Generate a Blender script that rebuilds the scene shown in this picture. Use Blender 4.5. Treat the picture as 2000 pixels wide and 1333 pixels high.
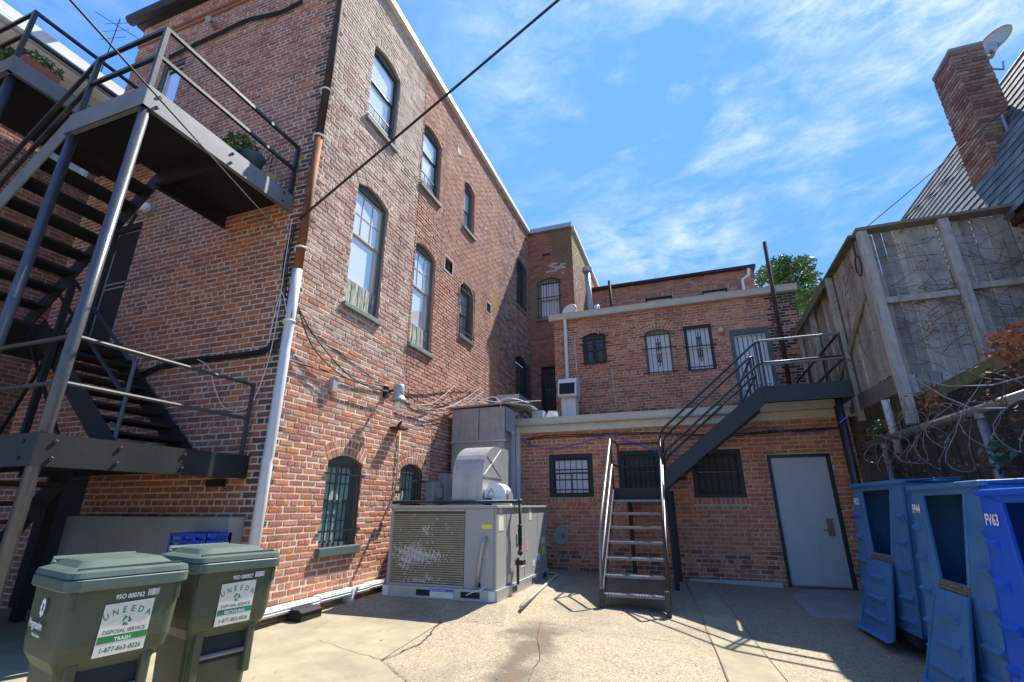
import bpy, math, random
import numpy as np
from mathutils import Vector, Matrix
random.seed(7); RNG = np.random.default_rng(11)
for o in list(bpy.data.objects): bpy.data.objects.remove(o)
S = bpy.context.scene
COL = S.collection
# ------------------------------------------------------------------ camera
FPX, PIT, ROLL, YAW = 937.78, math.radians(19.011), math.radians(-0.1165), math.radians(19.538)
_f = Vector((-math.sin(YAW)*math.cos(PIT), math.cos(YAW)*math.cos(PIT), math.sin(PIT)))
_r0 = Vector((math.cos(YAW), math.sin(YAW), 0)); _u0 = _r0.cross(_f)
_r = _r0*math.cos(ROLL)+_u0*math.sin(ROLL); _u = -_r0*math.sin(ROLL)+_u0*math.cos(ROLL)
cd = bpy.data.cameras.new('camera'); cam = bpy.data.objects.new('camera', cd); COL.objects.link(cam)
cam.matrix_world = Matrix(((_r.x,_u.x,-_f.x,0),(_r.y,_u.y,-_f.y,0),(_r.z,_u.z,-_f.z,0),(0,0,0,1)))
cd.sensor_fit = 'HORIZONTAL'; cd.sensor_width = 36; cd.lens = FPX/2000*36; cd.clip_start = .05; cd.clip_end = 3000
S.camera = cam
# ------------------------------------------------------------------ sky, sun, exposure
SUNV = Vector((.29,.67,1.0)).normalized()
SUN_EL = math.asin(SUNV.z); SUN_AZ = math.atan2(SUNV.x, SUNV.y)
w = bpy.data.worlds.new('World'); S.world = w; w.use_nodes = True
nt = w.node_tree; nt.nodes.clear()
def nd(t, **k):
    n = nt.nodes.new(t)
    for a, b in k.items(): setattr(n, a, b)
    return n
sky = nd('ShaderNodeTexSky', sky_type='NISHITA', sun_disc=False, sun_elevation=SUN_EL, sun_rotation=SUN_AZ, altitude=100, air_density=1.0, dust_density=.25, ozone_density=2.5)
hs = nd('ShaderNodeHueSaturation'); hs.inputs['Saturation'].default_value = 1.28; hs.inputs['Value'].default_value = .58
tc = nd('ShaderNodeTexCoord'); mp = nd('ShaderNodeMapping'); mp.inputs['Scale'].default_value = (1.0,1.0,2.6); mp.inputs['Rotation'].default_value = (.5,.35,.6); mp.inputs['Location'].default_value = (9.2,3.3,-3.1)
n1 = nd('ShaderNodeTexNoise'); n1.inputs['Scale'].default_value = 2.2; n1.inputs['Detail'].default_value = 9; n1.inputs['Roughness'].default_value = .62; n1.inputs['Distortion'].default_value = .25
n2 = nd('ShaderNodeTexNoise'); n2.inputs['Scale'].default_value = 11; n2.inputs['Detail'].default_value = 8; n2.inputs['Roughness'].default_value = .66; n2.inputs['Distortion'].default_value = .35
r1 = nd('ShaderNodeMapRange'); r1.inputs[1].default_value = .42; r1.inputs[2].default_value = .62
r2 = nd('ShaderNodeMapRange'); r2.inputs[1].default_value = .34; r2.inputs[2].default_value = .66
mu = nd('ShaderNodeMath', operation='MULTIPLY'); mu2 = nd('ShaderNodeMath', operation='MULTIPLY'); mu2.inputs[1].default_value = .56
mx = nd('ShaderNodeMixRGB'); mx.inputs[2].default_value = (1.95,2.1,2.3,1)
bg = nd('ShaderNodeBackground'); bg.inputs['Strength'].default_value = .15
wo = nd('ShaderNodeOutputWorld'); L = nt.links.new
L(tc.outputs['Generated'], mp.inputs[0]); L(mp.outputs[0], n1.inputs['Vector']); L(mp.outputs[0], n2.inputs['Vector'])
L(n1.outputs['Fac'], r1.inputs[0]); L(n2.outputs['Fac'], r2.inputs[0]); L(r1.outputs[0], mu.inputs[0]); L(r2.outputs[0], mu.inputs[1])
dt = nd('ShaderNodeVectorMath', operation='DOT_PRODUCT'); cv_ = _r*((1650-1000)/FPX)-_u*((120-666.5)/FPX)+_f; cv_.normalize(); dt.inputs[1].default_value = cv_; r3 = nd('ShaderNodeMapRange'); r3.inputs[1].default_value = .80; r3.inputs[2].default_value = .97; r3.inputs[3].default_value = .32; r3.inputs[4].default_value = 1.15; mu3 = nd('ShaderNodeMath', operation='MULTIPLY')
L(tc.outputs['Generated'], dt.inputs[0]); L(dt.outputs['Value'], r3.inputs[0]); L(mu.outputs[0], mu3.inputs[0]); L(r3.outputs[0], mu3.inputs[1]); L(mu3.outputs[0], mu2.inputs[0]); cap = nd('ShaderNodeMixRGB', blend_type='DARKEN'); cap.inputs[0].default_value = 1; cap.inputs[2].default_value = (.33,.84,1.72,1)
tn = nd('ShaderNodeMixRGB', blend_type='MULTIPLY'); tn.inputs[0].default_value = 1; tn.inputs[2].default_value = (1.0,.88,1.05,1)
L(sky.outputs[0], hs.inputs['Color']); L(hs.outputs[0], tn.inputs[1]); L(tn.outputs[0], cap.inputs[1]); L(cap.outputs[0], mx.inputs[1]); L(mu2.outputs[0], mx.inputs[0]); L(mx.outputs[0], bg.inputs[0]); L(bg.outputs[0], wo.inputs[0])
sl = bpy.data.lights.new('sun','SUN'); sl.energy = 2.4; sl.angle = math.radians(.53); sl.color = (1,.95,.86)
so = bpy.data.objects.new('sun', sl); COL.objects.link(so); so.rotation_euler = SUNV.to_track_quat('Z','Y').to_euler(); so.location = SUNV*60
vs = S.view_settings; vs.view_transform = 'Standard'; vs.look = 'None'; vs.exposure = 2.05; vs.gamma = 1; vs.use_curve_mapping = False
S.render.engine = 'CYCLES'
# ------------------------------------------------------------------ helpers
Z = Vector((0,0,1)); W = {}
def V(*a): return Vector(a)
def g(X, Y):
    gy = min(max(.017+.0156*(X+1.2),.017),.07)
    return -1.12-.031*(min(max(X,-2.9),3)+2.9)-gy*(9.8-min(max(Y,-2),9.8))
def proj(P):
    z = P.dot(_f); 
    return (1000+FPX*P.dot(_r)/z, 666.5-FPX*P.dot(_u)/z, z)
def root(name, label, cat, loc, group=None):
    o = bpy.data.objects.new(name, None); COL.objects.link(o); o.empty_display_size = .2
    o.location = loc; W[o] = Vector(loc); o['label'] = label; o['category'] = cat
    if group: o['group'] = group
    return o
class MB:
    def __init__(s): s.v = []; s.f = []; s.c = []
    def add(s, vs, fs, col=None):
        b = len(s.v); s.v += [tuple(p) for p in vs]; s.f += [tuple(i+b for i in f) for f in fs]; s.c += [col]*len(fs); return s
    def box(s, a, b, col=None):
        (x0,y0,z0),(x1,y1,z1) = [[min(p,q) for p,q in zip(a,b)],[max(p,q) for p,q in zip(a,b)]]
        return s.add([(x0,y0,z0),(x1,y0,z0),(x1,y1,z0),(x0,y1,z0),(x0,y0,z1),(x1,y0,z1),(x1,y1,z1),(x0,y1,z1)], [(0,3,2,1),(4,5,6,7),(0,1,5,4),(1,2,6,5),(2,3,7,6),(3,0,4,7)], col)
    def obox(s, c, ax, ay, az, hx, hy, hz, col=None):   # oriented box with half sizes
        c = Vector(c); P = [c+ax*(i*hx)+ay*(j*hy)+az*(k*hz) for k in (-1,1) for j in (-1,1) for i in (-1,1)]
        return s.add(P, [(0,2,3,1),(4,5,7,6),(0,1,5,4),(1,3,7,5),(3,2,6,7),(2,0,4,6)], col)
    def bar(s, a, b, wd, h, up=Z, col=None):            # rectangular bar from a to b
        a = Vector(a); b = Vector(b); d = (b-a); l = d.length; d.normalize(); sd = d.cross(up)
        if sd.length < 1e-4: sd = d.cross(V(1,0,0))
        sd.normalize(); u = sd.cross(d); return s.obox((a+b)/2, d, sd, u, l/2, wd/2, h/2, col)
    def tube(s, pts, r, n=8, cap=True, col=None):
        pts = [Vector(p) for p in pts]; N = len(pts); b = len(s.v); prev = None
        rs = r if isinstance(r,(list,tuple)) else [r]*N
        for i, p in enumerate(pts):
            t = (pts[min(i+1,N-1)]-pts[max(i-1,0)]); t.normalize()
            if prev is None: a = t.cross(Z); a = a if a.length > .01 else t.cross(V(1,0,0))
            else: a = prev-t*prev.dot(t); a = a if a.length > 1e-5 else t.cross(V(1,0,0))
            a.normalize(); prev = a; c = t.cross(a)
            for k in range(n):
                q = p+(a*math.cos(k*2*math.pi/n)+c*math.sin(k*2*math.pi/n))*rs[i]; s.v.append(tuple(q))
        for i in range(N-1):
            for k in range(n): s.f.append((b+i*n+k, b+i*n+(k+1)%n, b+(i+1)*n+(k+1)%n, b+(i+1)*n+k)); s.c.append(col)
        if cap: s.f.append(tuple(b+k for k in range(n))[::-1]); s.f.append(tuple(b+(N-1)*n+k for k in range(n))); s.c += [col,col]
        return s
    def prism(s, poly, d, col=None):                    # polygon of 3D points extruded by vector d
        poly = [Vector(p) for p in poly]; n = len(poly); d = Vector(d)
        return s.add(poly+[p+d for p in poly], [tuple(range(n))[::-1], tuple(range(n,2*n))]+[(i,(i+1)%n,n+(i+1)%n,n+i) for i in range(n)], col)
    def sphere(s, c, r, n=12, m=8, sq=(1,1,1)):
        c = Vector(c); b = len(s.v)
        for i in range(m+1):
            t = math.pi*i/m
            for k in range(n): s.v.append((c.x+r*sq[0]*math.sin(t)*math.cos(2*math.pi*k/n), c.y+r*sq[1]*math.sin(t)*math.sin(2*math.pi*k/n), c.z+r*sq[2]*math.cos(t)))
        for i in range(m):
            for k in range(n): s.f.append((b+i*n+k, b+(i+1)*n+k, b+(i+1)*n+(k+1)%n, b+i*n+(k+1)%n)); s.c.append(None)
        return s
    def lathe(s, c, prof, n=16, ax=Z, col=None):        # profile [(r,h)] about axis
        c = Vector(c); a = ax.orthogonal().normalized(); d = ax.cross(a); b = len(s.v)
        for r, h in prof:
            for k in range(n): s.v.append(tuple(c+ax*h+(a*math.cos(2*math.pi*k/n)+d*math.sin(2*math.pi*k/n))*r))
        for i in range(len(prof)-1):
            for k in range(n): s.f.append((b+i*n+k, b+i*n+(k+1)%n, b+(i+1)*n+(k+1)%n, b+(i+1)*n+k)); s.c.append(col)
        return s
    def build(s, name, mat, parent=None, smooth=False, kind=None, bevel=0):
        co = np.array(s.v, dtype=float); lo, hi = co.min(0), co.max(0); c = np.array([(lo[0]+hi[0])/2,(lo[1]+hi[1])/2,lo[2]])
        me = bpy.data.meshes.new(name); me.from_pydata((co-c).tolist(), [], s.f)
        if any(x is not None for x in s.c):
            at = me.attributes.new('Col','FLOAT_COLOR','FACE')
            at.data.foreach_set('color', np.array([(list(x)+[1])[:4] if x is not None else [.5,.5,.5,1] for x in s.c], dtype=np.float32).ravel())
        o = bpy.data.objects.new(name, me); COL.objects.link(o)
        if mat: me.materials.append(MATS[mat])
        if smooth: me.polygons.foreach_set('use_smooth', [True]*len(me.polygons))
        if bevel:
            md = o.modifiers.new('bevel','BEVEL'); md.width = bevel; md.segments = 2; md.limit_method = 'ANGLE'
        cw = Vector(c); W[o] = cw
        if parent: o.parent = parent; o.location = cw-W[parent]
        else: o.location = cw
        if kind: o['kind'] = kind
        return o
def tag(o, label, cat, group=None):
    o['label'] = label; o['category'] = cat
    if group: o['group'] = group
    return o
def copy_tree(o, parent=None):
    c = o.copy(); COL.objects.link(c); c.parent = parent
    for ch in list(o.children): copy_tree(ch, c)
    return c
def catenary(a, b, sag, n=14, wob=0):
    a = Vector(a); b = Vector(b)
    return [a.lerp(b,t/n)-Z*(4*sag*(t/n)*(1-t/n))+V(0,0,random.uniform(-wob,wob)) for t in range(n+1)]
def text_mesh(txt, size, O, ax, ay, n, name, mat, parent, align='LEFT', bold=0, sx=1, off=.0015):
    cu = bpy.data.curves.new('t','FONT'); cu.body = txt; cu.size = size; cu.align_x = align; cu.offset = bold; cu.resolution_u = 2
    to = bpy.data.objects.new('t', cu); COL.objects.link(to); dg = bpy.context.evaluated_depsgraph_get()
    me = to.evaluated_get(dg).to_mesh(); vs = [(v.co.x*sx, v.co.y) for v in me.vertices]; fs = [tuple(p.vertices) for p in me.polygons]
    to.evaluated_get(dg).to_mesh_clear(); bpy.data.objects.remove(to); bpy.data.curves.remove(cu)
    mb = MB(); O = Vector(O); mb.add([O+ax*x+ay*y+n*off for x,y in vs], fs)
    return mb.build(name, mat, parent)
# ------------------------------------------------------------------ materials
MATS = {}
def M(name, base, rough=.7, metal=0, var=.18, ns=6, bump=0, bs=40, attr=False, spec=.5, spots=None, streak=None, detail=6, tint=None):
    m = bpy.data.materials.new(name); m.use_nodes = True; t = m.node_tree; b = t.nodes['Principled BSDF']; l = t.links.new
    b.inputs['Roughness'].default_value = rough; b.inputs['Metallic'].default_value = metal; b.inputs['Specular IOR Level'].default_value = spec
    tc = t.nodes.new('ShaderNodeTexCoord'); geo = t.nodes.new('ShaderNodeNewGeometry')
    no = t.nodes.new('ShaderNodeTexNoise'); no.inputs['Scale'].default_value = ns; no.inputs['Detail'].default_value = detail; no.inputs['Roughness'].default_value = .65
    l(geo.outputs['Position'], no.inputs['Vector'])
    mr = t.nodes.new('ShaderNodeMapRange'); mr.inputs[1].default_value = .25; mr.inputs[2].default_value = .75; mr.inputs[3].default_value = 1-var; mr.inputs[4].default_value = 1+var
    l(no.outputs['Fac'], mr.inputs[0])
    mul = t.nodes.new('ShaderNodeMixRGB'); mul.blend_type = 'MULTIPLY'; mul.inputs[0].default_value = 1
    if attr:
        a = t.nodes.new('ShaderNodeAttribute'); a.attribute_name = 'Col'; l(a.outputs['Color'], mul.inputs[1])
    else: mul.inputs[1].default_value = (*base,1)
    l(mr.outputs[0], mul.inputs[2]); cur = mul.outputs[0]
    for sp in (spots or []):                               # (colour, scale, lo, hi, amount, stretch)
        n2 = t.nodes.new('ShaderNodeTexNoise'); n2.inputs['Scale'].default_value = sp[1]; n2.inputs['Detail'].default_value = 7; n2.inputs['Roughness'].default_value = .7
        if len(sp) > 5:
            mp = t.nodes.new('ShaderNodeMapping'); mp.inputs['Scale'].default_value = sp[5]; l(geo.outputs['Position'], mp.inputs[0]); l(mp.outputs[0], n2.inputs['Vector'])
        else: l(geo.outputs['Position'], n2.inputs['Vector'])
        r = t.nodes.new('ShaderNodeMapRange'); r.inputs[1].default_value = sp[2]; r.inputs[2].default_value = sp[3]; r.inputs[4].default_value = sp[4]; l(n2.outputs['Fac'], r.inputs[0])
        mxn = t.nodes.new('ShaderNodeMixRGB'); mxn.inputs[2].default_value = (*sp[0],1); l(r.outputs[0], mxn.inputs[0]); l(cur, mxn.inputs[1]); cur = mxn.outputs[0]
    l(cur, b.inputs['Base Color'])
    if bump:
        n3 = t.nodes.new('ShaderNodeTexNoise'); n3.inputs['Scale'].default_value = bs; n3.inputs['Detail'].default_value = 5; l(geo.outputs['Position'], n3.inputs['Vector'])
        bp = t.nodes.new('ShaderNodeBump'); bp.inputs['Strength'].default_value = bump; bp.inputs['Distance'].default_value = .01; l(n3.outputs['Fac'], bp.inputs['Height']); l(bp.outputs[0], b.inputs['Normal'])
    MATS[name] = m; return m
def glass(name, refl, base, rough=.03, mixf=.5):
    m = bpy.data.materials.new(name); m.use_nodes = True; t = m.node_tree; t.nodes.clear(); l = t.links.new
    d = t.nodes.new('ShaderNodeBsdfDiffuse'); gl = t.nodes.new('ShaderNodeBsdfGlossy'); gl.inputs['Roughness'].default_value = rough; gl.inputs['Color'].default_value = (*refl,1)
    geo = t.nodes.new('ShaderNodeNewGeometry'); no = t.nodes.new('ShaderNodeTexNoise'); no.inputs['Scale'].default_value = 1.6; no.inputs['Detail'].default_value = 3; l(geo.outputs['Position'], no.inputs['Vector'])
    bp = t.nodes.new('ShaderNodeBump'); bp.inputs['Strength'].default_value = .12; bp.inputs['Distance'].default_value = .05; l(no.outputs['Fac'], bp.inputs['Height']); l(bp.outputs[0], gl.inputs['Normal'])
    d.inputs['Color'].default_value = (*base,1); fr = t.nodes.new('ShaderNodeLayerWeight'); fr.inputs['Blend'].default_value = mixf
    mx = t.nodes.new('ShaderNodeMixShader'); o = t.nodes.new('ShaderNodeOutputMaterial'); l(fr.outputs['Facing'], mx.inputs[0]); l(d.outputs[0], mx.inputs[1]); l(gl.outputs[0], mx.inputs[2]); l(mx.outputs[0], o.inputs[0])
    MATS[name] = m
M('brick', (.3,.1,.06), .9, var=.32, ns=28, bump=.5, bs=60, attr=True, detail=8, spots=[((.1,.065,.05),1.1,.55,.75,.42),((.55,.45,.37),1.7,.6,.8,.28),((.12,.08,.065),1.6,.52,.7,.4,(1.6,1.6,.16))])
M('mortar', (.4,.36,.3), .95, var=.2, ns=14, bump=.5, bs=50, attr=True, spots=[((.2,.17,.14),4,.58,.8,.4),((.15,.12,.1),1.6,.52,.7,.4,(1.6,1.6,.16))])
M('steel_black', (.022,.023,.026), .38, 0, .3, 12, .12, 90, spec=.6)
M('steel_flat', (.012,.012,.014), .6, 0, .35, 5, .2, 60)
M('steel_grey', (.085,.09,.105), .36, .3, .22, 14, .15, 80, spec=.6)
M('steel_worn', (.05,.05,.055), .55, 0, .3, 14, .15, 80); M('steel_bare', (.2,.2,.21), .42, .4, .25, 20, .2, 90)
M('fascia_lit', (.17,.175,.19), .5, .1, .2, 3, .1, 40, spots=[((.09,.09,.1),2.2,.5,.75,.5)])  # black steel lightened: sun and sky sheen put into the colour
M('white_metal', (.72,.73,.72), .5, 0, .08, 8, spots=[((.35,.3,.25),5,.6,.85,.5)])
M('white_pipe', (.56,.57,.58), .45, 0, .06, 8, .08, 20, spots=[((.4,.38,.35),6,.6,.85,.5)])
M('rust', (.28,.1,.03), .8, .2, .4, 9, .3, 40, spots=[((.05,.03,.025),4,.45,.7,.8,(1,1,.3)),((.5,.27,.06),5,.6,.8,.5)])
M('rust_dark', (.055,.032,.025), .8, .2, .4, 9, .3, 40, spots=[((.2,.08,.03),3,.55,.8,.7,(1,1,.3))])
M('cream', (.62,.58,.46), .6, 0, .1, 5, spots=[((.16,.12,.08),14,.6,.75,.8)])
M('gutter', (.52,.5,.45), .5, 0, .1, 4, spots=[((.22,.2,.17),7,.55,.8,.6)])
M('green_frame', (.085,.12,.115), .6, 0, .25, 12, .2, 50)
M('black_frame', (.02,.026,.03), .55, 0, .25, 12)
M('sill', (.17,.2,.18), .8, 0, .3, 10, .4, 40, spots=[((.35,.36,.32),12,.5,.75,.7)])
M('peeling', (.16,.2,.19), .8, 0, .3, 10, .3, 60, spots=[((.62,.6,.46),9,.45,.6,.9,(1,3,.5))])
M('tan_sash', (.42,.38,.28), .6, 0, .15, 9)
M('brown_frame', (.07,.055,.045), .6, 0, .2, 9)
M('trim_tan', (.25,.23,.19), .6, 0, .2, 9)
M('white_sash', (.7,.71,.72), .5, 0, .05, 9)
M('iron', (.015,.015,.017), .55, 0, .2, 20)
glass('pane_sky', (1,1,1), (.84,.87,.92), .02, .4)  # near-white diffuse base paints the bright sky reflection into the pane
glass('pane_dark', (.8,.85,.9), (.10,.095,.085), .04, .42)
glass('pane_teal', (.6,.7,.7), (.32,.5,.46), .1, .15)
glass('pane_white', (.8,.85,.9), (.75,.76,.77), .05, .3)
M('curtain', (.5,.5,.47), .9, 0, .12, 4, spots=[((.2,.2,.19),3,.5,.7,.5,(6,6,.4))])
M('teal_curtain', (.2,.36,.33), .9, 0, .5, 9, spots=[((.38,.36,.22),6,.52,.7,.7),((.04,.07,.07),7,.52,.7,.7)])
M('door_grey', (.46,.465,.47), .45, 0, .07, 3, .06, 20, spots=[((.25,.24,.22),3,.55,.8,.45,(2,2,.35)),((.2,.18,.15),18,.66,.74,.5)])
M('screen', (.02,.018,.016), .7, 0, .2, 5)
M('concrete', (.33,.31,.28), .9, 0, .2, 5, .3, 60, spots=[((.16,.15,.13),2.5,.5,.75,.6)])
M('hvac', (.35,.345,.33), .5, .0, .06, 4, .03, 20, spots=[((.22,.2,.17),3,.58,.8,.4)])
M('hvac_rail', (.42,.43,.43), .42, .4, .1, 6)
M('coil_fin', (.36,.33,.21), .6, 0, .2, 6); M('coil', (.07,.062,.04), .6, .1, .2, 6, .1, 200)
M('coil_bent', (.8,.8,.76), .6, 0, .25, 60, .5, 120)
M('galv', (.42,.43,.44), .42, .45, .15, 3, .1, 20, spots=[((.25,.25,.25),5,.5,.7,.6,(3,3,.4)),((.6,.6,.58),9,.6,.8,.5)])
M('galv_weather', (.34,.33,.31), .7, .15, .2, 4, .1, 30, spots=[((.12,.115,.11),5,.5,.75,.6,(4,4,.35))])
M('black_pipe', (.03,.03,.03), .6, 0, .3, 14, .2, 60)
M('cable_black', (.012,.012,.013), .55, 0, .1, 5)
M('cable_grey', (.3,.28,.26), .6, 0, .2, 9)
M('cable_red', (.2,.06,.045), .7, 0, .2, 9)
M('cable_white', (.62,.62,.6), .5, 0, .1, 9)
M('cable_blue', (.08,.13,.5), .45, 0, .1, 9)
M('pvc', (.5,.44,.31), .5, 0, .12, 7)
M('cart', (.07,.085,.048), .5, 0, .16, 5, .12, 160, spots=[((.15,.16,.11),3,.55,.8,.5,(3,3,.5)),((.25,.25,.2),30,.68,.74,.5)])
M('cart_lid', (.085,.12,.1), .45, 0, .16, 5, .12, 160, spots=[((.16,.2,.18),4,.52,.8,.5)])
M('rubber', (.012,.012,.012), .8, 0, .2, 9)
M('label_white', (.72,.7,.62), .55, 0, .08, 9, spots=[((.4,.36,.26),14,.5,.75,.5)])
M('ink_green', (.03,.22,.05), .6); M('ink_teal', (.02,.2,.13), .6); M('ink_dark', (.04,.08,.05), .6); M('ink_white', (.85,.85,.85), .6); M('ink_blue', (.04,.15,.5), .6); M('ink_yellow', (.8,.65,.02), .6); M('ink_pink', (.7,.25,.4), .6)
M('crate_blue', (.012,.055,.42), .4, 0, .1, 9)
M('bin_blue', (.055,.185,.4), .42, 0, .14, 4, .06, 60, spots=[((.16,.3,.48),4,.55,.8,.5),((.05,.1,.17),2.5,.5,.72,.5,(3,3,.4)),((.4,.45,.5),22,.68,.74,.5)])
M('bin_blue_new', (.02,.12,.66), .32, 0, .1, 4, .04, 60)
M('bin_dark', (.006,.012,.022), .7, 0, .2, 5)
M('cardboard', (.42,.28,.15), .85, 0, .15, 9); M('carton_white', (.7,.68,.62), .7, 0, .08, 9)
M('brass', (.3,.24,.16), .45, .6, .3, 30)
M('wood', (.3,.28,.25), .9, 0, .3, 5, .4, 30, attr=True, spots=[((.13,.12,.105),5,.5,.72,.75,(7,7,.3)),((.34,.27,.18),2.2,.56,.75,.35),((.62,.6,.56),9,.58,.75,.5,(9,9,.25))])
M('wood_dark', (.07,.06,.05), .95, 0, .4, 5, .4, 30, spots=[((.1,.11,.04),3,.55,.75,.5)])
M('wood_moss', (.14,.14,.06), .95, 0, .4, 5, .4, 30)
M('vine', (.12,.09,.07), .9, 0, .3, 9); M('leaf_dry', (.3,.11,.05), .8, 0, .45, 15); M('leaf_green', (.07,.16,.04), .6, 0, .4, 8); M('leaf_dark', (.05,.12,.07), .5, 0, .3, 8); M('leaf_tree', (.11,.2,.04), .6, 0, .5, 1.5)
M('razor', (.26,.26,.27), .45, .5, .2, 9); M('pipe_grey', (.3,.31,.32), .5, .5, .2, 9)
M('slate', (.085,.09,.1), .6, 0, .35, 6, .3, 30, attr=True)
M('slate_flash', (.3,.31,.32), .5, .5, .2, 6)
M('dish', (.5,.5,.48), .5, 0, .08, 6); M('dish_rim', (.55,.45,.12), .5, 0, .1, 6)
M('globe', (.78,.76,.7), .35, 0, .05, 5); M('globe_yellow', (.6,.55,.36), .35, 0, .05, 5)
M('pot_blue', (.04,.08,.12), .4, 0, .1, 7); M('terracotta', (.35,.13,.07), .8, 0, .2, 7)
M('asphalt_dark', (.1,.098,.09), .95, 0, .3, 30, .5, 160)
M('slab_beige', (.33,.28,.18), .92, 0, .22, 3.2, .25, 120, spots=[((.2,.17,.115),1.1,.45,.7,.7),((.14,.12,.085),4,.55,.75,.5),((.42,.37,.26),2.7,.55,.75,.5)])
M('crack', (.085,.07,.05), 1)
def aggregate():
    m = bpy.data.materials.new('aggregate'); m.use_nodes = True; t = m.node_tree; b = t.nodes['Principled BSDF']; l = t.links.new; b.inputs['Roughness'].default_value = .85
    geo = t.nodes.new('ShaderNodeNewGeometry'); vo = t.nodes.new('ShaderNodeTexVoronoi'); vo.inputs['Scale'].default_value = 75; l(geo.outputs['Position'], vo.inputs['Vector'])
    cr = t.nodes.new('ShaderNodeValToRGB'); e = cr.color_ramp.elements; e[0].color = (.09,.065,.04,1); e[1].color = (.56,.49,.36,1)
    for p, c in ((.25,(.21,.155,.09,1)),(.5,(.36,.29,.18,1)),(.75,(.31,.27,.2,1))):
        q = e.new(p); q.color = c
    l(vo.outputs['Color'], cr.inputs[0])
    def nz(sc, lo, hi, hi_v, col, cur, det=6):
        n = t.nodes.new('ShaderNodeTexNoise'); n.inputs['Scale'].default_value = sc; n.inputs['Detail'].default_value = det; n.inputs['Roughness'].default_value = .65; l(geo.outputs['Position'], n.inputs['Vector'])
        r = t.nodes.new('ShaderNodeMapRange'); r.inputs[1].default_value = lo; r.inputs[2].default_value = hi; r.inputs[4].default_value = hi_v; l(n.outputs['Fac'], r.inputs[0])
        x = t.nodes.new('ShaderNodeMixRGB'); x.inputs[2].default_value = (*col,1); l(r.outputs[0], x.inputs[0]); l(cur, x.inputs[1]); return x.outputs[0]
    cur = nz(1.3,.35,.7,.55,(.37,.3,.19), cr.outputs[0]); cur = nz(.55,.5,.72,.65,(.1,.085,.065), cur); cur = nz(2.6,.55,.78,.5,(.13,.11,.08), cur)
    def mt(op, a, b_=None):
        n = t.nodes.new('ShaderNodeMath'); n.operation = op
        for i,x in enumerate((a,b_)):
            if x is None: continue
            if isinstance(x,(int,float)): n.inputs[i].default_value = x
            else: l(x, n.inputs[i])
        return n.outputs[0]
    sx = t.nodes.new('ShaderNodeSeparateXYZ'); l(geo.outputs['Position'], sx.inputs[0]); n5 = t.nodes.new('ShaderNodeTexNoise'); n5.inputs['Scale'].default_value = 2.4; n5.inputs['Detail'].default_value = 8; l(geo.outputs['Position'], n5.inputs['Vector'])
    for (off,lo,amt,colr) in ((.648,.34,.8,(.075,.062,.045)),(.62,.09,.5,(.16,.095,.04))):   # run-off streak from the low spot
        d = mt('ABSOLUTE', mt('ADD', mt('ADD', sx.outputs[0], mt('MULTIPLY', sx.outputs[1], .19)), mt('ADD', mt('MULTIPLY', mt('SUBTRACT', n5.outputs['Fac'], .5), 1.1), off)))
        r1_ = t.nodes.new('ShaderNodeMapRange'); r1_.inputs[1].default_value = lo; r1_.inputs[2].default_value = lo*.2; r1_.inputs[4].default_value = amt; l(d, r1_.inputs[0])
        r2_ = t.nodes.new('ShaderNodeMapRange'); r2_.inputs[1].default_value = 6.1; r2_.inputs[2].default_value = 5.5; l(sx.outputs[1], r2_.inputs[0])
        x_ = t.nodes.new('ShaderNodeMixRGB'); x_.inputs[2].default_value = (*colr,1); l(mt('MULTIPLY', r1_.outputs[0], r2_.outputs[0]), x_.inputs[0]); l(cur, x_.inputs[1]); cur = x_.outputs[0]
    l(cur, b.inputs['Base Color'])
    bp = t.nodes.new('ShaderNodeBump'); bp.inputs['Strength'].default_value = .5; bp.inputs['Distance'].default_value = .006; l(vo.outputs['Distance'], bp.inputs['Height']); l(bp.outputs[0], b.inputs['Normal'])
    MATS['aggregate'] = m
aggregate()
# ------------------------------------------------------------------ ground
def axis(a, b, s, far): return [-far,-80,-30]+list(np.arange(a,b+1e-6,s))+[30,80,far]
def gsheet(name, mat, poly, dz, parent=None, kind=None, n=10):
    # sheet following the ground inside a convex-ish quad/polygon: fan of grid between polygon edges
    mb = MB(); P = [Vector((x,y,0)) for x,y in poly]; c = sum(P, V(0,0,0))/len(P)
    for i in range(len(P)):
        a, b = P[i], P[(i+1)%len(P)]
        for k in range(n):
            for j in range(n):
                q = []
                for (kk,jj) in ((k,j),(k+1,j),(k+1,j+1),(k,j+1)):
                    e = a.lerp(b, jj/n); p = c.lerp(e, kk/n); q.append((p.x,p.y,g(p.x,p.y)+dz))
                mb.add(q, [(0,1,2,3)] if k else [(0,1,2)] if False else [(0,1,2,3)])
    o = mb.build(name, mat, parent)
    if kind: o['kind'] = kind
    return o
xs = axis(-14,10,.5,1500); ys = axis(-3,11,.5,1500); mb = MB()
mb.v = [(x,y,g(x,y)) for y in ys for x in xs]; nx = len(xs)
mb.f = [(j*nx+i,j*nx+i+1,(j+1)*nx+i+1,(j+1)*nx+i) for j in range(len(ys)-1) for i in range(nx-1)]; mb.c = [None]*len(mb.f)
ground = mb.build('ground','aggregate'); ground['kind'] = 'structure'
gsheet('concrete_slab','slab_beige',[(-4.47,5.5),(-2.74,5.42),(-2.62,4.05),(-1.7,3.3),(-1.55,-1),(-9.5,-1),(-9.5,5.5)][0:7],.005,ground,n=6)
gsheet('concrete_strip','slab_beige',[(-.24,9.5),(.12,9.5),(.62,5.2),(.85,2.5),(.32,2.5),(.13,5.05)],.005,ground,n=5)
ds = MB(); q = [(1.28,7.88),(2.75,7.95),(2.75,9.76),(1.3,9.76)]; ds.prism([V(x,y,-1.45) for x,y in q], V(0,0,.18)); 
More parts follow.
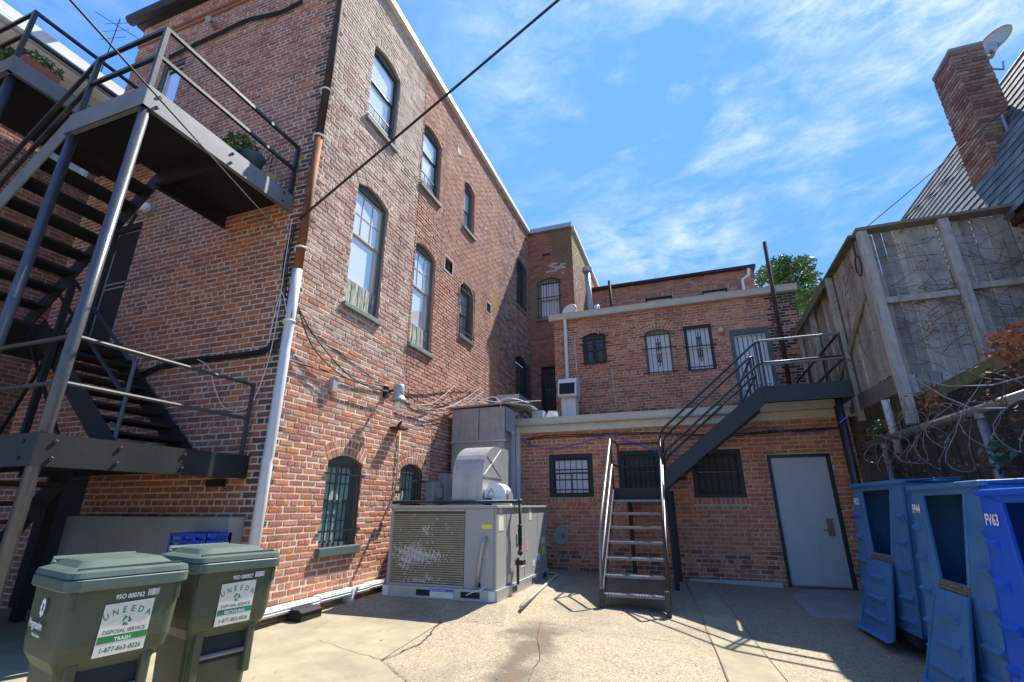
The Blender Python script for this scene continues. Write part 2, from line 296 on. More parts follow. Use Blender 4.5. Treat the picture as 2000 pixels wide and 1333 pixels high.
for i in range(4,8): ds.v[i] = (ds.v[i][0],ds.v[i][1],(-1.262 if ds.v[i][1]>9 else -1.33))
ds.build('door_slab','concrete',ground,bevel=.01)
M('curb_white', (.45,.44,.4), .9, 0, .2, 8, .2, 60)
cb = MB(); cb.box((-.2,9.62,-1.32),(1.25,9.78,-1.185)); cb.build('curb','curb_white',ground,bevel=.015)
pad = MB(); top = [(-4.15,6.02),(-2.2,6.02),(-2.2,8.75),(-4.15,8.75)]; bot = [(-4.46,5.25),(-2.0,5.3),(-1.95,9.2),(-4.46,9.6)]
pv = [V(x,y,-1.105) for x,y in top]+[V(x,y,g(x,y)-.03) for x,y in bot]
pad.add(pv, [(0,1,2,3)]+[(i,4+i,4+(i+1)%4,(i+1)%4) for i in range(4)]); pad.build('concrete_pad','aggregate',ground)
def crack(pts, wd=.012):
    m = MB(); P = []
    for (x0,y0),(x1,y1) in zip(pts,pts[1:]):
        for k in range(6): P.append((x0+(x1-x0)*k/6+random.uniform(-.02,.02), y0+(y1-y0)*k/6+random.uniform(-.02,.02)))
    P.append(pts[-1]); L_=[]; R_=[]
    for i,(x,y) in enumerate(P):
        a = P[max(i-1,0)]; b = P[min(i+1,len(P)-1)]; d = Vector((b[0]-a[0],b[1]-a[1])).normalized(); s = wd*random.uniform(.4,1.2)/2
        L_.append((x-d.y*s,y+d.x*s)); R_.append((x+d.y*s,y-d.x*s))
    vs = [V(x,y,g(x,y)+.009) for x,y in L_+R_]; n = len(P)
    m.add(vs, [(i,i+1,n+i+1,n+i) for i in range(n-1)]); m.build('crack','crack',ground)
crack([(-2.76,5.42),(-2.6,4.9),(-2.55,4.5),(-2.6,4.05)], .016); crack([(-2.6,4.05),(-2.2,3.75),(-1.7,3.3)], .009); crack([(-2.6,4.05),(-3.1,4.2),(-3.5,4.35)], .006)
crack([(-.24,9.5),(.13,5.05),(.32,2.5)], .009); crack([(-2.7,5.4),(-1.8,5.82),(-1.2,5.75),(-.1,5.9)], .006); crack([(-1.75,5.8),(-1.4,4.6),(-1.2,3.4)], .006); crack([(.12,9.5),(.62,5.2)], .008); crack([(.9,5.6),(1.2,5.4),(1.45,5.1)], .01)
# ------------------------------------------------------------------ brick walls
BV = {}
def brick_mesh(key, L_, H_, D_, col, seed):
    r = random.Random(seed); c = .006; j = lambda: r.uniform(-.003,.003)
    P = [(-L_/2+j(),-H_/2+j()),(L_/2+j(),-H_/2+j()),(L_/2+j(),H_/2+j()),(-L_/2+j(),H_/2+j())]
    I = [(p[0]-math.copysign(c,p[0]), p[1]-math.copysign(c,p[1])) for p in P]
    vs = [(x,.03,z) for x,z in P]+[(x,-D_+c,z) for x,z in P]+[(x,-D_,z) for x,z in I]
    fs = [(i,(i+1)%4,4+(i+1)%4,4+i) for i in range(4)]+[(4+i,4+(i+1)%4,8+(i+1)%4,8+i) for i in range(4)]+[(8,9,10,11)]
    me = bpy.data.meshes.new('brick'); me.from_pydata(vs,[],fs); at = me.attributes.new('Col','FLOAT_COLOR','FACE'); at.data.foreach_set('color', np.array([[*col,1]]*9,dtype=np.float32).ravel()); me.materials.append(MATS['brick'])
    return me
class Wall:
    def __init__(s, O, U, u0, u1, z0, z1):
        s.O = Vector(O); s.U = Vector(U); s.N = -(Z.cross(s.U)); s.u0,s.u1,s.z0,s.z1 = u0,u1,z0,z1; s.op = []
    def P(s, u, z, d=0): return s.O+s.U*u+s.N*d+Z*z
    def hole(s, u0, u1, z0, z1, rise=0, dep=.14, ring=0): s.op.append((u0,u1,z0,z1,rise,dep,ring)); return s
    def arc(s, u0, u1, zs, rise, n=8, ext=0):
        w_ = (u1-u0)/2; R = (w_*w_+rise*rise)/(2*rise); cz = zs+rise-R; th = math.asin(min(1,w_/R)); uc = (u0+u1)/2
        return [(uc+(R+ext)*math.sin(-th+2*th*i/n), cz+(R+ext)*math.cos(-th+2*th*i/n)) for i in range(n+1)], R, cz, th, uc
    def build(s, par, name, course, BL, joint, pal, mcol, header=6, nind=0, seed=1, proud=.013, skip=None, zsplit=(), usplit=(), bonded=True):
        rg = random.Random(seed); mb = MB()
        us = sorted({s.u0,s.u1,*[o[0] for o in s.op],*[o[1] for o in s.op],*usplit}); zs = sorted({s.z0,s.z1,*[o[2] for o in s.op],*[o[3] for o in s.op],*[o[3]+o[4] for o in s.op],*zsplit})
        us = [u for u in us if s.u0<=u<=s.u1]; zs = [z for z in zs if s.z0<=z<=s.z1]
        for a,b in zip(us,us[1:]):
            for c,d in zip(zs,zs[1:]):
                um,zm = (a+b)/2,(c+d)/2
                if any(o[0]<um<o[1] and o[2]<zm<o[3]+o[4] for o in s.op): continue
                mb.add([s.P(a,c),s.P(b,c),s.P(b,d),s.P(a,d)], [(0,1,2,3)], mcol(um,zm))
        for (a,b,c,d,ri,dep,ring) in s.op:
            mc = pal((a+b)/2,(c+d)/2,rg)
            pth = [(a,d),(a,c),(b,c),(b,d)]
            if ri:
                A = s.arc(a,b,d,ri)[0]
                for (x0,y0),(x1,y1) in zip(A,A[1:]): mb.add([s.P(x0,y0),s.P(x1,y1),s.P(x1,d+ri),s.P(x0,d+ri)], [(0,1,2,3)], mcol((a+b)/2,d))
                pth = pth+A[::-1][1:]
            else: pth = pth+[(a,d)]
            for (x0,y0),(x1,y1) in zip(pth,pth[1:]): mb.add([s.P(x0,y0),s.P(x1,y1),s.P(x1,y1,-dep),s.P(x0,y0,-dep)], [(0,1,2,3)], [q*.8 for q in mc])
        mb.build(name, 'mortar', par)
        quads = []; cols = []; full = []
        k = 0; z = s.z0
        while z+course*.6 < s.z1:
            zb, zt = z, min(z+course-joint, s.z1); zm = (zb+zt)/2; blk = []
            for (a,b,c,d,ri,dep,ring) in s.op:
                if c-.002 < zm < d: blk.append((a,b))
                elif ri and d <= zm:
                    A,R,cz,th,uc = s.arc(a,b,d,ri); Ro = R+ring
                    if zm < cz+Ro:
                        hw = min(math.sqrt(max(0,Ro*Ro-(zm-cz)**2)),(zm-cz)*math.tan(th)+.006); blk.append((uc-hw,uc+hw))
                elif not ri and ring and d <= zm < d+ring: blk.append((a-.05,b+.05))
                if ring < 0 and c+ring-.0 < zm <= c: blk.append((a-.04,b+.04))
            hd = header and (k%header == header-1); bl = BL/2 if hd else BL; off = ((k%2)*.5 if not hd else .25)*BL+rg.uniform(-.02,.02)
            i0 = math.floor((s.u0-off)/bl)-1; u = off+i0*bl
            while u < s.u1:
                jl = rg.uniform(-.008,.008); a, b = max(u,s.u0), min(u+bl-joint+jl,s.u1); segs = [(a,b)] if b-a > .025 else []
                for x0,x1 in blk:
                    ns = []
                    for p,q in segs:
                        if x1 <= p or x0 >= q: ns.append((p,q))
                        else:
                            if x0-p > .025: ns.append((p,x0-.004))
                            if q-x1 > .025: ns.append((x1+.004,q))
                    segs = ns
                for p,q in segs:
                    um = (p+q)/2
                    if skip and skip(um,zm): continue
                    if not hd and q-p > BL-joint-.02 and nind: full.append(len(quads))
                    quads.append(((p,zb),(q,zb),(q,zt),(p,zt))); cols.append(pal(um,zm,rg))
                u += bl
            z += course; k += 1
        for (a,b,c,d,ri,dep,ring) in s.op:
            if ri and ring > 0:
                nr = max(1,round(ring/.115)); A,R,cz,th,uc = s.arc(a,b,d,ri)
                for t_ in range(nr):
                    ra, rb = R+.006+t_*ring/nr, R+(t_+1)*ring/nr-.008; n = max(5,round(2*th*ra/.078))
                    for i in range(n):
                        t0 = -th+2*th*(i+.09)/n; t1 = -th+2*th*(i+.91)/n
                        quads.append(((uc+ra*math.sin(t0),cz+ra*math.cos(t0)),(uc+ra*math.sin(t1),cz+ra*math.cos(t1)),(uc+rb*math.sin(t1),cz+rb*math.cos(t1)),(uc+rb*math.sin(t0),cz+rb*math.cos(t0)))); cols.append(pal(uc,d,rg))
            elif not ri and ring > 0:
                n = max(3,round((b-a+.08)/.078)); st = (b-a+.08)/n
                for i in range(n): p = a-.04+i*st; quads.append(((p+.005,d+.006),(p+st-.007,d+.006),(p+st-.007,d+ring-.01),(p+.005,d+ring-.01))); cols.append(pal(p,d,rg))
            if ring < 0:
                n = max(3,round((b-a+.08)/.078)); st = (b-a+.08)/n
                for i in range(n): p = a-.04+i*st; quads.append(((p+.005,c+ring+.004),(p+st-.009,c+ring+.004),(p+st-.009,c-.006),(p+.005,c-.006))); cols.append(pal(p,c,rg))
        ind = set()
        if nind:
            sc = []
            for i in full:
                q = quads[i]; a = proj(s.P(*q[0],proud)); b = proj(s.P(*q[2],proud))
                if a[2] > .3 and -10 < a[0] < 2010 and -10 < a[1] < 1343: sc.append((abs(b[0]-a[0])*abs(b[1]-a[1]),i))
            ind = {i for _,i in sorted(sc,reverse=True)[:nind]}
            rz = math.atan2(s.U.y,s.U.x)
            for i in ind:
                q = quads[i]; ck = (round(cols[i][0]*20),round(cols[i][1]*25)); key = (name,BL,ck,i%3)
                if key not in BV: BV[key] = brick_mesh(key,BL-joint,course-joint,proud,cols[i],len(BV))
                o = bpy.data.objects.new('brick', BV[key]); COL.objects.link(o); o.parent = par; o.rotation_euler = (0,0,rz)
                o.location = s.P((q[0][0]+q[2][0])/2,(q[0][1]+q[2][1])/2)-W[par]
        # the rest: one mesh
        keep = [i for i in range(len(quads)) if i not in ind]; n = len(keep)
        Q = np.array([quads[i] for i in keep]); C = np.array([cols[i] for i in keep]); ctr = Q.mean(1,keepdims=True)
        Q = Q+RNG.uniform(-.003,.003,Q.shape); pr = proud+RNG.uniform(-.004,.004,(n,1)); c = .006
        dv = ctr-Q; In = Q+np.sign(dv)*np.minimum(c,np.abs(dv)*.4)
        O_,U_,N_ = np.array(s.O),np.array(s.U),np.array(s.N)
        def p3(q,d): return O_+q[...,0:1]*U_+np.stack([np.zeros(q.shape[:-1])]*2+[q[...,1]],-1)+d[...,None]*N_
        vv = np.concatenate([p3(Q,np.full((n,4),-.02)),p3(Q,np.repeat(pr-c*.8,4,1)),p3(In,np.repeat(pr,4,1))],1).reshape(-1,3)
        tf = np.array([(i,(i+1)%4,4+(i+1)%4,4+i) for i in range(4)]+[(4+i,4+(i+1)%4,8+(i+1)%4,8+i) for i in range(4)]+[(8,9,10,11)])
        ff = (tf[None]+12*np.arange(n)[:,None,None]).reshape(-1,4)
        m2 = MB(); m2.v = vv.tolist(); m2.f = ff.tolist(); m2.c = np.repeat(C,9,0).tolist()
        m2.build('brickwork','brick',par,kind='stuff')
def mixpal(cs, jit=.12):
    def f(r):
        c = r.choice(cs); k = 1+r.uniform(-jit,jit); return (c[0]*k,c[1]*k,c[2]*k)
    return f
# ------------------------------------------------------------------ windows
def ring_path(wl, u0,u1,z0,zs,rise,n=8):
    if rise > 0: return [(u0,z0),(u1,z0)]+wl.arc(u0,u1,zs,rise,n)[0][::-1]
    return [(u0,z0),(u1,z0),(u1,zs),(u0,zs)]
def strip(mb, wl, A, B, d0, d1):
    n = len(A)
    for i in range(n):
        j = (i+1)%n; P = wl.P
        a0,a1,b0,b1 = P(*A[i],d1),P(*A[j],d1),P(*B[i],d1),P(*B[j],d1); c0,c1,e0,e1 = P(*A[i],d0),P(*A[j],d0),P(*B[i],d0),P(*B[j],d0)
        mb.add([a0,a1,b1,b0,c0,c1,e1,e0],[(0,1,2,3),(2,6,7,3),(0,4,5,1)])
def wbox(mb, wl, u0,u1,z0,z1,d0,d1, col=None):
    p = [wl.P(u,z,d) for d in (d0,d1) for (u,z) in ((u0,z0),(u1,z0),(u1,z1),(u0,z1))]
    mb.add(p, [(3,2,1,0),(4,5,6,7),(0,1,5,4),(1,2,6,5),(2,3,7,6),(3,0,4,7)], col)
def window(par, wl, u0,u1,z0,zs,rise=0, fm='green_frame', fw=.06, dep=.08, glassm='pane_sky', sash='green_frame', zm=None, mun=(0,0), munl=None, panel=0, sill=True, sillm='sill', so_=.06, sh=.07, curtain=None, name='window'):
    mb = MB(); A = ring_path(wl,u0,u1,z0,zs,rise); B = ring_path(wl,u0+fw,u1-fw,z0+fw*.7,zs-(0 if rise else fw),max(rise-fw*.2,0) if rise else 0)
    strip(mb, wl, A, B, -dep-.06, -dep+.0)
    if rise: # solid head panel above spring
        h = [(u0+fw,zs-.02)]+[(u1-fw,zs-.02)]+B[2:]; n = len(h); mb.add([wl.P(a,b,-dep-.02) for a,b in h],[tuple(range(n))])
    wobj = mb.build(name, fm, par); zi0, zi1 = z0+fw*.7+panel, zs-(.03 if rise else fw); a,b = u0+fw, u1-fw; zm = zm or (zi0+zi1)/2; sw = .028
    gm = MB(); gm.add([wl.P(a,zm,-dep-.055),wl.P(b,zm,-dep-.055),wl.P(b,zi1,-dep-.055),wl.P(a,zi1,-dep-.055)],[(0,1,2,3)]); gm.build('pane',glassm,wobj)
    gm = MB(); gm.add([wl.P(a,zi0,-dep-.075),wl.P(b,zi0,-dep-.075),wl.P(b,zm,-dep-.075),wl.P(a,zm,-dep-.075)],[(0,1,2,3)]); gm.build('pane',glassm,wobj)
    for (y0,y1,dd,mn) in ((zm,zi1,-dep-.045,mun),(zi0,zm+.03,-dep-.06,munl or (0,0))):
        m2 = MB(); strip(m2, wl, [(a,y0),(b,y0),(b,y1),(a,y1)], [(a+sw,y0+sw),(b-sw,y0+sw),(b-sw,y1-sw),(a+sw,y1-sw)], dd-.02, dd+.01); m2.build('sash',sash,wobj)
        if mn[0] or mn[1]:
            m3 = MB()
            for i in range(mn[0]): x = a+(b-a)*(i+1)/(mn[0]+1); wbox(m3,wl,x-.009,x+.009,y0+sw,y1-sw,dd-.02,dd)
            for i in range(mn[1]): y = y0+(y1-y0)*(i+1)/(mn[1]+1); wbox(m3,wl,a+sw,b-sw,y-.009,y+.009,dd-.02,dd-.002)
            m3.build('muntin',sash,wobj)
    if panel:
        n = 9
        for i in range(n):
            m2 = MB(); x = a+(b-a)*i/n; wbox(m2,wl,x+.003,x+(b-a)/n-.003,z0+fw*.7,zi0,-dep-.05,-dep-.022-.006*(i%2)); m2.build('board','peeling',wobj)
    if sill:
        m2 = MB(); wbox(m2,wl,u0-.05,u1+.05,z0-sh,z0+.006,-dep-.02,so_); m2.build('sill',sillm,wobj,bevel=.008)
    return wobj
def bars(par, wl, u0,u1,z0,z1, n, hz, d=.03, r=.008, mat='iron', ext=.08, name='bar'):
    for i in range(n):
        m = MB(); x = u0+(u1-u0)*i/(n-1); m.tube([wl.P(x,z0,d),wl.P(x,z1,d)],r,6); m.build(name,mat,par)
    for zz in hz:
        m = MB(); wbox(m,wl,u0-ext,u1+ext,zz-.012,zz+.012,d-.006,d+.006); m.build('cross_bar',mat,par)

lt = MB(); rl = random.Random(4)
for _ in range(420):
    e = rl.random(); x,y = (rl.uniform(-3.3,2.4),9.7-abs(rl.gauss(0,.25))) if e < .35 else ((-4.4+abs(rl.gauss(0,.12)),rl.uniform(4.4,9)) if e < .6 else (rl.uniform(-4,2.2),rl.uniform(3.2,9.4)))
    a = rl.uniform(0,6.28); s = rl.uniform(.006,.022); z = g(x,y)+.012
    if -4.46 < x < -1.5 and 5.25 < y < 9.3: z = max(z,-1.095)
    dx,dy = math.cos(a)*s,math.sin(a)*s; lt.add([V(x-dx,y-dy,z),V(x+dy*.5,y-dx*.5,z+.004),V(x+dx,y+dy,z+.002),V(x-dy*.5,y+dx*.5,z+.003)],[(0,1,2,3)])
lt.build('leaf_litter','leaf_dry',ground,kind='stuff')
# ------------------------------------------------------------------ main three-storey building
main = root('brick_building','tall three storey brick building with arched windows and fire escape on its rear','building',(-7,9,-1.25))
pk_low = mixpal([(.48,.18,.09),(.53,.2,.095),(.44,.155,.08),(.48,.21,.12),(.37,.14,.085),(.52,.24,.14)],.09)
pk_mid = mixpal([(.47,.27,.2),(.43,.23,.17),(.5,.3,.23),(.39,.2,.15),(.47,.3,.23)],.08)
pk_top = mixpal([(.55,.41,.32),(.52,.37,.28),(.57,.44,.35),(.48,.33,.26)],.07)
pk_b = mixpal([(.48,.24,.17),(.44,.21,.15),(.52,.28,.2),(.39,.18,.13)],.1)
pk_far = mixpal([(.4,.21,.15),(.34,.17,.12),(.46,.25,.18),(.22,.12,.1)])
def palA(u,z,r):
    t = (z-1.2+r.uniform(-1.3,1.3))/2.2
    if u < 4.42 and r.random() < .5: return (.1,.055,.045)
    return pk_low(r) if t < .35 else (pk_mid(r) if t < 2.1 else pk_top(r))
def palB(u,z,r):
    if 10.9 < u < 11.5 and r.random() < .35: return (.46,.22,.085)
    return pk_far(r) if u > 11.5 else pk_b(r)
mA = lambda u,z: (.68,.63,.53) if z < 3 else (.66,.59,.48)
mB = lambda u,z: (.06,.045,.038) if u < 11.5 else (.26,.21,.17)
def swall(u0,u1,z0,z1): return Wall((-4.5,0,0),(0,1,0),u0,u1,z0,z1)
wins = dict(w1=(5.3,6.14,6.3,7.92,.12),w4=(5.3,6.14,2.85,4.94,.12),w9=(5.36,6.1,-.5,.58,.1))
wA_ = swall(4.3,7.05,-1.26,9.25)
for k in ('w1','w4'): a=wins[k]; wA_.hole(*a,.14,.2)
wA_.hole(*wins['w9'],.14,.23)
wA_.build(main,'wall',.0752,.225,.0175,palA,mA,header=6,nind=190,seed=3,proud=.006)
wA2 = swall(7.05,8.1,-1.26,1.75); wA2.hole(7.13,7.86,-.6,.58,.12,.14,.23); wA2.build(main,'wall',.0752,.225,.0175,palA,mA,seed=4,proud=.006)
wB1 = swall(7.05,8.1,1.75,9.25); wB1.hole(7.12,7.9,2.8,4.84,.12,.14,.12); wB1.hole(7.12,7.9,6.24,7.74,.12,.14,.12); wB1.build(main,'wall',.070,.212,.011,palB,mB,header=0,seed=5,proud=.007)
wB2 = swall(8.1,14.5,-1.26,9.25)
for a in ((9.15,9.76,6.45,7.72,.12),(9.13,9.82,3.65,4.86,.14),(13.1,13.95,6.0,7.6,.14),(13.0,14.2,2.6,4.2,.2)): wB2.hole(*a,.14,.12)
wB2.hole(8.3,8.66,4.88,5.2,0,.1); wB2.hole(10.68,10.94,4.82,5.08,0,.1)
wB2.build(main,'wall',.070,.212,.011,palB,mB,header=0,seed=6,proud=.007)
# rear face
pk_r = mixpal([(.38,.12,.07),(.32,.105,.07),(.44,.145,.08),(.29,.11,.08),(.48,.165,.085)],.09)
pk_rt = mixpal([(.4,.16,.11),(.35,.135,.1),(.29,.12,.095),(.44,.19,.13)],.1)
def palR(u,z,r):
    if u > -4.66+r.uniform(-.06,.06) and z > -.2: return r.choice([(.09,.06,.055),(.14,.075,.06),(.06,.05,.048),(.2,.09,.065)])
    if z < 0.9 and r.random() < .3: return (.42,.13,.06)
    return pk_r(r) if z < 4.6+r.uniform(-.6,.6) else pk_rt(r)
wR = Wall((0,4.3,0),(1,0,0),-9.5,-4.5,-1.26,9.3)
wR.hole(-8.5,-7.8,2.2,4.35,0,.14,0); wR.hole(-8.5,-7.9,5.7,7.9,0,.12,.11); wR.hole(-8.3,-7.4,-1.2,.42,0,.14,0)
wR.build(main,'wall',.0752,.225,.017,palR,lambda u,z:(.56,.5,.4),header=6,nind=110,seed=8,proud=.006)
mb = MB(); mb.box((-9.52,4.33,-1.3),(-9.5,20,9.25),(.2,.08,.05)); mb.build('wall','brick',main)
mb = MB(); mb.box((-9.6,4.2,9.27),(-4.53,20,9.34)); mb.build('roof','steel_flat',main)
for k in range(6):                                            # white coping in lengths
    mb = MB(); y0 = 4.25+k*1.72; mb.box((-4.62,y0+.004,9.25),(-4.40,min(y0+1.716,14.62),9.4)); mb.build('coping','white_metal',main,bevel=.01)
mb = MB(); mb.tube([(-9.75,4.14,9.42),(-4.55,4.14,9.34)],.1,12); mb.build('gutter','steel_flat',main,smooth=True)
mb = MB(); mb.box((-9.6,4.1,9.3),(-4.5,4.3,9.36)); mb.build('eave','steel_flat',main)
# corbel band under the eave
mb = MB(); mb.box((-9.5,4.27,8.72),(-6.3,4.3,8.8),(.3,.13,.07)); mb.box((-9.5,4.255,8.8),(-6.3,4.3,8.87),(.24,.09,.06)); mb.build('corbel','brick',main)
# windows of the long wall
kw = dict(fm='green_frame',fw=.04,dep=.05)
for k,a in (('w1',wins['w1']),('w2',(7.12,7.9,6.24,7.74,.12))):
    wo_ = window(main,wA_,*a,**kw,mun=(0,0),panel=.0,sash='black_frame',zm=a[2]+.95)
    for q in range(5): 
        m = MB(); x = a[0]+.1+q*(a[1]-a[0]-.2)/4; m.tube([wA_.P(x,a[2]+.05,-.07),wA_.P(x,a[2]+.42,-.07)],.007,6); m.build('guard_bar','iron',wo_)
    for zz in (.2,.42): 
        m = MB(); wbox(m,wA_,a[0]+.04,a[1]-.04,a[2]+zz-.012,a[2]+zz+.012,-.078,-.06); m.build('guard_rail','iron',wo_)
window(main,wB2,9.15,9.76,6.45,7.72,.12,fm='green_frame',fw=.06)
for a in (wins['w4'],(7.12,7.9,2.8,4.84,.12)):
    window(main,wA_,*a,**kw,mun=(2,1),munl=(0,0),panel=.42,sash='tan_sash')
wo_ = window(main,wB2,9.13,9.82,3.65,4.86,.14,fm='black_frame',glassm='pane_white',mun=(1,1),munl=(1,1)); bars(wo_,wB2,9.15,9.8,3.6,4.95,9,(3.75,4.75),d=.06)
for a in ((13.1,13.95,6.0,7.6,.14),(13.0,14.2,2.6,4.2,.2)):
    wo_ = window(main,wB2,*a,fm='black_frame',glassm='pane_dark'); bars(wo_,wB2,a[0],a[1],a[2]-.05,a[3]+.05,10,(a[2]+.1,a[3]-.1),d=.06)
for a in (wins['w9'],(7.13,7.86,-.6,.58,.12)):
    wo_ = window(main,wA_,*a,fm='green_frame',fw=.075,dep=.07,glassm='pane_teal',sash='green_frame',mun=(1,1),munl=(1,1),sillm='green_frame',so_=.07,sh=.1,zm=(a[2]+a[3])/2+.02)
    m = MB(); m.add([wA_.P(a[0]+.09,a[2]+.08,-.138),wA_.P(a[1]-.09,a[2]+.08,-.138),wA_.P(a[1]-.09,a[3]-.04,-.138),wA_.P(a[0]+.09,a[3]-.04,-.138)],[(0,1,2,3)]); m.build('curtain','teal_curtain',wo_)
    bars(wo_,wA_,a[0]+.06,a[1]-.06,a[2]+.01,a[3]-.02,7,(a[2]+.2,a[3]-.16),d=.02,r=.009,ext=.12)
for (u0,u1,z0,z1) in ((8.3,8.66,4.88,5.2),(10.68,10.94,4.82,5.08)):
    m = MB(); strip(m,wB2,[(u0-.04,z0-.04),(u1+.04,z0-.04),(u1+.04,z1+.04),(u0-.04,z1+.04)],[(u0,z0),(u1,z0),(u1,z1),(u0,z1)],-.05,.015); vo = m.build('vent','galv_weather',main)
    for k in range(6):
        m = MB(); zz = z0+(k+.5)*(z1-z0)/6; m.add([wB2.P(u0,zz+.02,-.04),wB2.P(u1,zz+.02,-.04),wB2.P(u1,zz-.02,-.005),wB2.P(u0,zz-.02,-.005)],[(0,1,2,3)]); m.build('louvre','galv_weather',vo)
for (u,z) in ((8.75,8.35),(10.9,8.3),(12.9,8.25)):
    m = MB(); wbox(m,wB2,u-.1,u+.1,z-.08,z+.08,-.02,.014); m.build('vent_hole','steel_flat',main)
# rear doors
def door_rear(u0,u1,z0,z1,fm,dm):
    m = MB(); strip(m,wR,[(u0,z0),(u1,z0),(u1,z1),(u0,z1)],[(u0+.06,z0+.02),(u1-.06,z0+.02),(u1-.06,z1-.08),(u0+.06,z1-.08)],-.13,-.02); d = m.build('door',fm,main)
    m = MB(); wbox(m,wR,u0+.06,u1-.06,z0+.02,z1-.08,-.12,-.08); m.build('door_leaf',dm,d); return d
d2 = door_rear(-8.5,-7.8,2.2,4.35,'black_frame','screen')
for zz in (3.25,3.33):
    m = MB(); wbox(m,wR,-8.44,-7.86,zz-.012,zz+.012,-.08,-.068); m.build('screen_rail','hvac_rail',d2)
m = MB(); strip(m,wR,[(-8.44,2.25),(-7.86,2.25),(-7.86,4.26),(-8.44,4.26)],[(-8.425,2.265),(-7.875,2.265),(-7.875,4.245),(-8.425,4.245)],-.08,-.066); m.build('screen_edge','hvac_rail',d2)
d3 = door_rear(-8.5,-7.9,5.7,7.9,'green_frame','screen'); m = MB(); wbox(m,wR,-8.4,-8.0,6.6,7.7,-.08,-.075); m.build('pane','pane_sky',d3)
m = MB(); strip(m,wR,[(-8.43,5.75),(-7.97,5.75),(-7.97,7.8),(-8.43,7.8)],[(-8.41,5.77),(-7.99,5.77),(-7.99,7.78),(-8.41,7.78)],-.075,-.055); m.build('screen_edge','white_sash',d3)
door_rear(-8.3,-7.4,-1.2,.42,'black_frame','steel_flat')
m = MB(); m.box((-7.28,4.1,-1.3),(-4.62,4.297,-.1)); m.build('areaway_wall','concrete',main,bevel=.01)
# corner downspout: rusty above, white below
m = MB(); m.tube([(-4.43,4.28,9.3),(-4.43,4.28,5.0)],.055,10); m.build('downspout','rust_dark',main,smooth=True)
m = MB(); m.tube([(-4.43,4.28,5.0),(-4.43,4.28,2.85)],.056,10); m.build('downspout','rust',main,smooth=True)
dp = MB()
path = [(-4.43,4.28,2.87),(-4.425,4.28,2.2),(-4.432,4.285,1.75),(-4.42,4.28,1.72),(-4.42,4.28,.52),(-4.43,4.275,.48),(-4.422,4.28,.44),(-4.425,4.28,-1.18)]
dp.tube(path,.06,10); dw = dp.build('downspout','white_pipe',main,smooth=True)
for zz in (5.82,4.98,3.18,2.16):
    m = MB(); m.tube([(-4.43+.068*math.cos(t),4.28+.068*math.sin(t),zz) for t in [i*math.pi/6 for i in range(13)]],.014,5); m.bar((-4.46,4.3,zz),(-4.53,4.28,zz),.02,.03); m.build('downspout_strap','white_metal',main)
# white line-set cover along the foot of the wall
for k in range(3):
    a = 4.35+k*1.0; b = min(a+.995,7.2); m = MB(); m.box((-4.48,a,-1.115+.012*k),(-4.36,b,-1.035+.012*k)); 
    for q in (.02,.05): m.box((-4.362,a,-1.115+q+.012*k),(-4.353,b,-1.107+q+.012*k))
    m.build('line_cover','white_metal',main,bevel=.006)
for y in (5.95,6.85): m = MB(); m.box((-4.49,y,-1.2),(-4.35,y+.05,-1.02)); m.build('line_bracket','white_metal',main)
# ------------------------------------------------------------------ tower wing
tow = root('brick_wing','dark brick wing with one barred arched window rising behind the long wall','building',(-3.7,14.6,-1.25))
pk_t = mixpal([(.42,.15,.09),(.37,.13,.08),(.46,.17,.1),(.32,.12,.08)],.1)
wT = Wall((0,14.5,0),(1,0,0),-4.5,-2.94,1.0,9.25); wT.hole(-4.2,-3.4,5.95,7.32,.12,.12,.22); wT.hole(-4.14,-3.68,2.8,4.28,0,.12,0)
def palT(u,z,r):
    if 7.5<z<8.0 and -3.9<u<-3.2 and r.random()<.55: return (.5,.47,.42)
    if z>7.7 and u>-3.75+.2*(9-z): return (.2+r.uniform(0,.04),.12,.055)
    if u<-4.2 and 6<z<7.4: return (.3,.2,.1)
    return pk_t(r)
wT.build(tow,'wall',.070,.21,.010,palT,lambda u,z:(.22,.17,.13) if z>4.8 else (.34,.29,.23),header=0,seed=12,nind=150,proud=.005)
wo_ = window(tow,wT,-4.2,-3.4,5.95,7.32,.12,fm='trim_tan',fw=.07,glassm='pane_white',sash='trim_tan',mun=(2,0)); bars(wo_,wT,-4.17,-3.43,5.85,7.3,9,(6.0,6.7,7.2),d=.04)
m = MB(); m.add([wT.P(-4.12,6.02,-.16),wT.P(-3.48,6.02,-.16),wT.P(-3.48,7.3,-.16),wT.P(-4.12,7.3,-.16)],[(0,1,2,3)]); m.build('curtain','curtain',wo_)
wo_ = window(tow,wT,-4.14,-3.68,2.8,4.28,0,fm='black_frame',glassm='pane_dark',sill=False); bars(wo_,wT,-4.12,-3.7,2.85,4.3,5,(3.2,4.0),d=.03)
m = MB(); wbox(m,wT,-4.0,-3.72,8.3,8.4,-.02,.014); m.build('vent_hole','steel_flat',tow)
wTs = Wall((-2.94,0,0),(0,1,0),14.5,20.5,4.5,9.25)
pk_ts = mixpal([(.36,.2,.14),(.32,.17,.12),(.4,.26,.18)])
wTs.build(tow,'wall',.070,.21,.010,lambda u,z,r: (.34,.3,.12) if z>8.3-.15*(u-14.5) and u<16.5 and r.random()<.6 else pk_ts(r),lambda u,z:(.42,.36,.27),header=0,seed=13,proud=.005)
for k in range(2):
    m = MB(); m.box((-4.5+k*.8,14.38,9.25),(-4.5+(k+1)*.8-.004,14.62,9.42)); m.build('coping','galv',tow,bevel=.008)
m = MB(); m.box((-3.05,14.62,9.25),(-2.85,20.5,9.4)); m.build('coping','white_metal',tow); m = MB(); m.box((-4.5,14.5,9.2),(-2.96,20,9.245)); m.build('roof','steel_flat',tow)
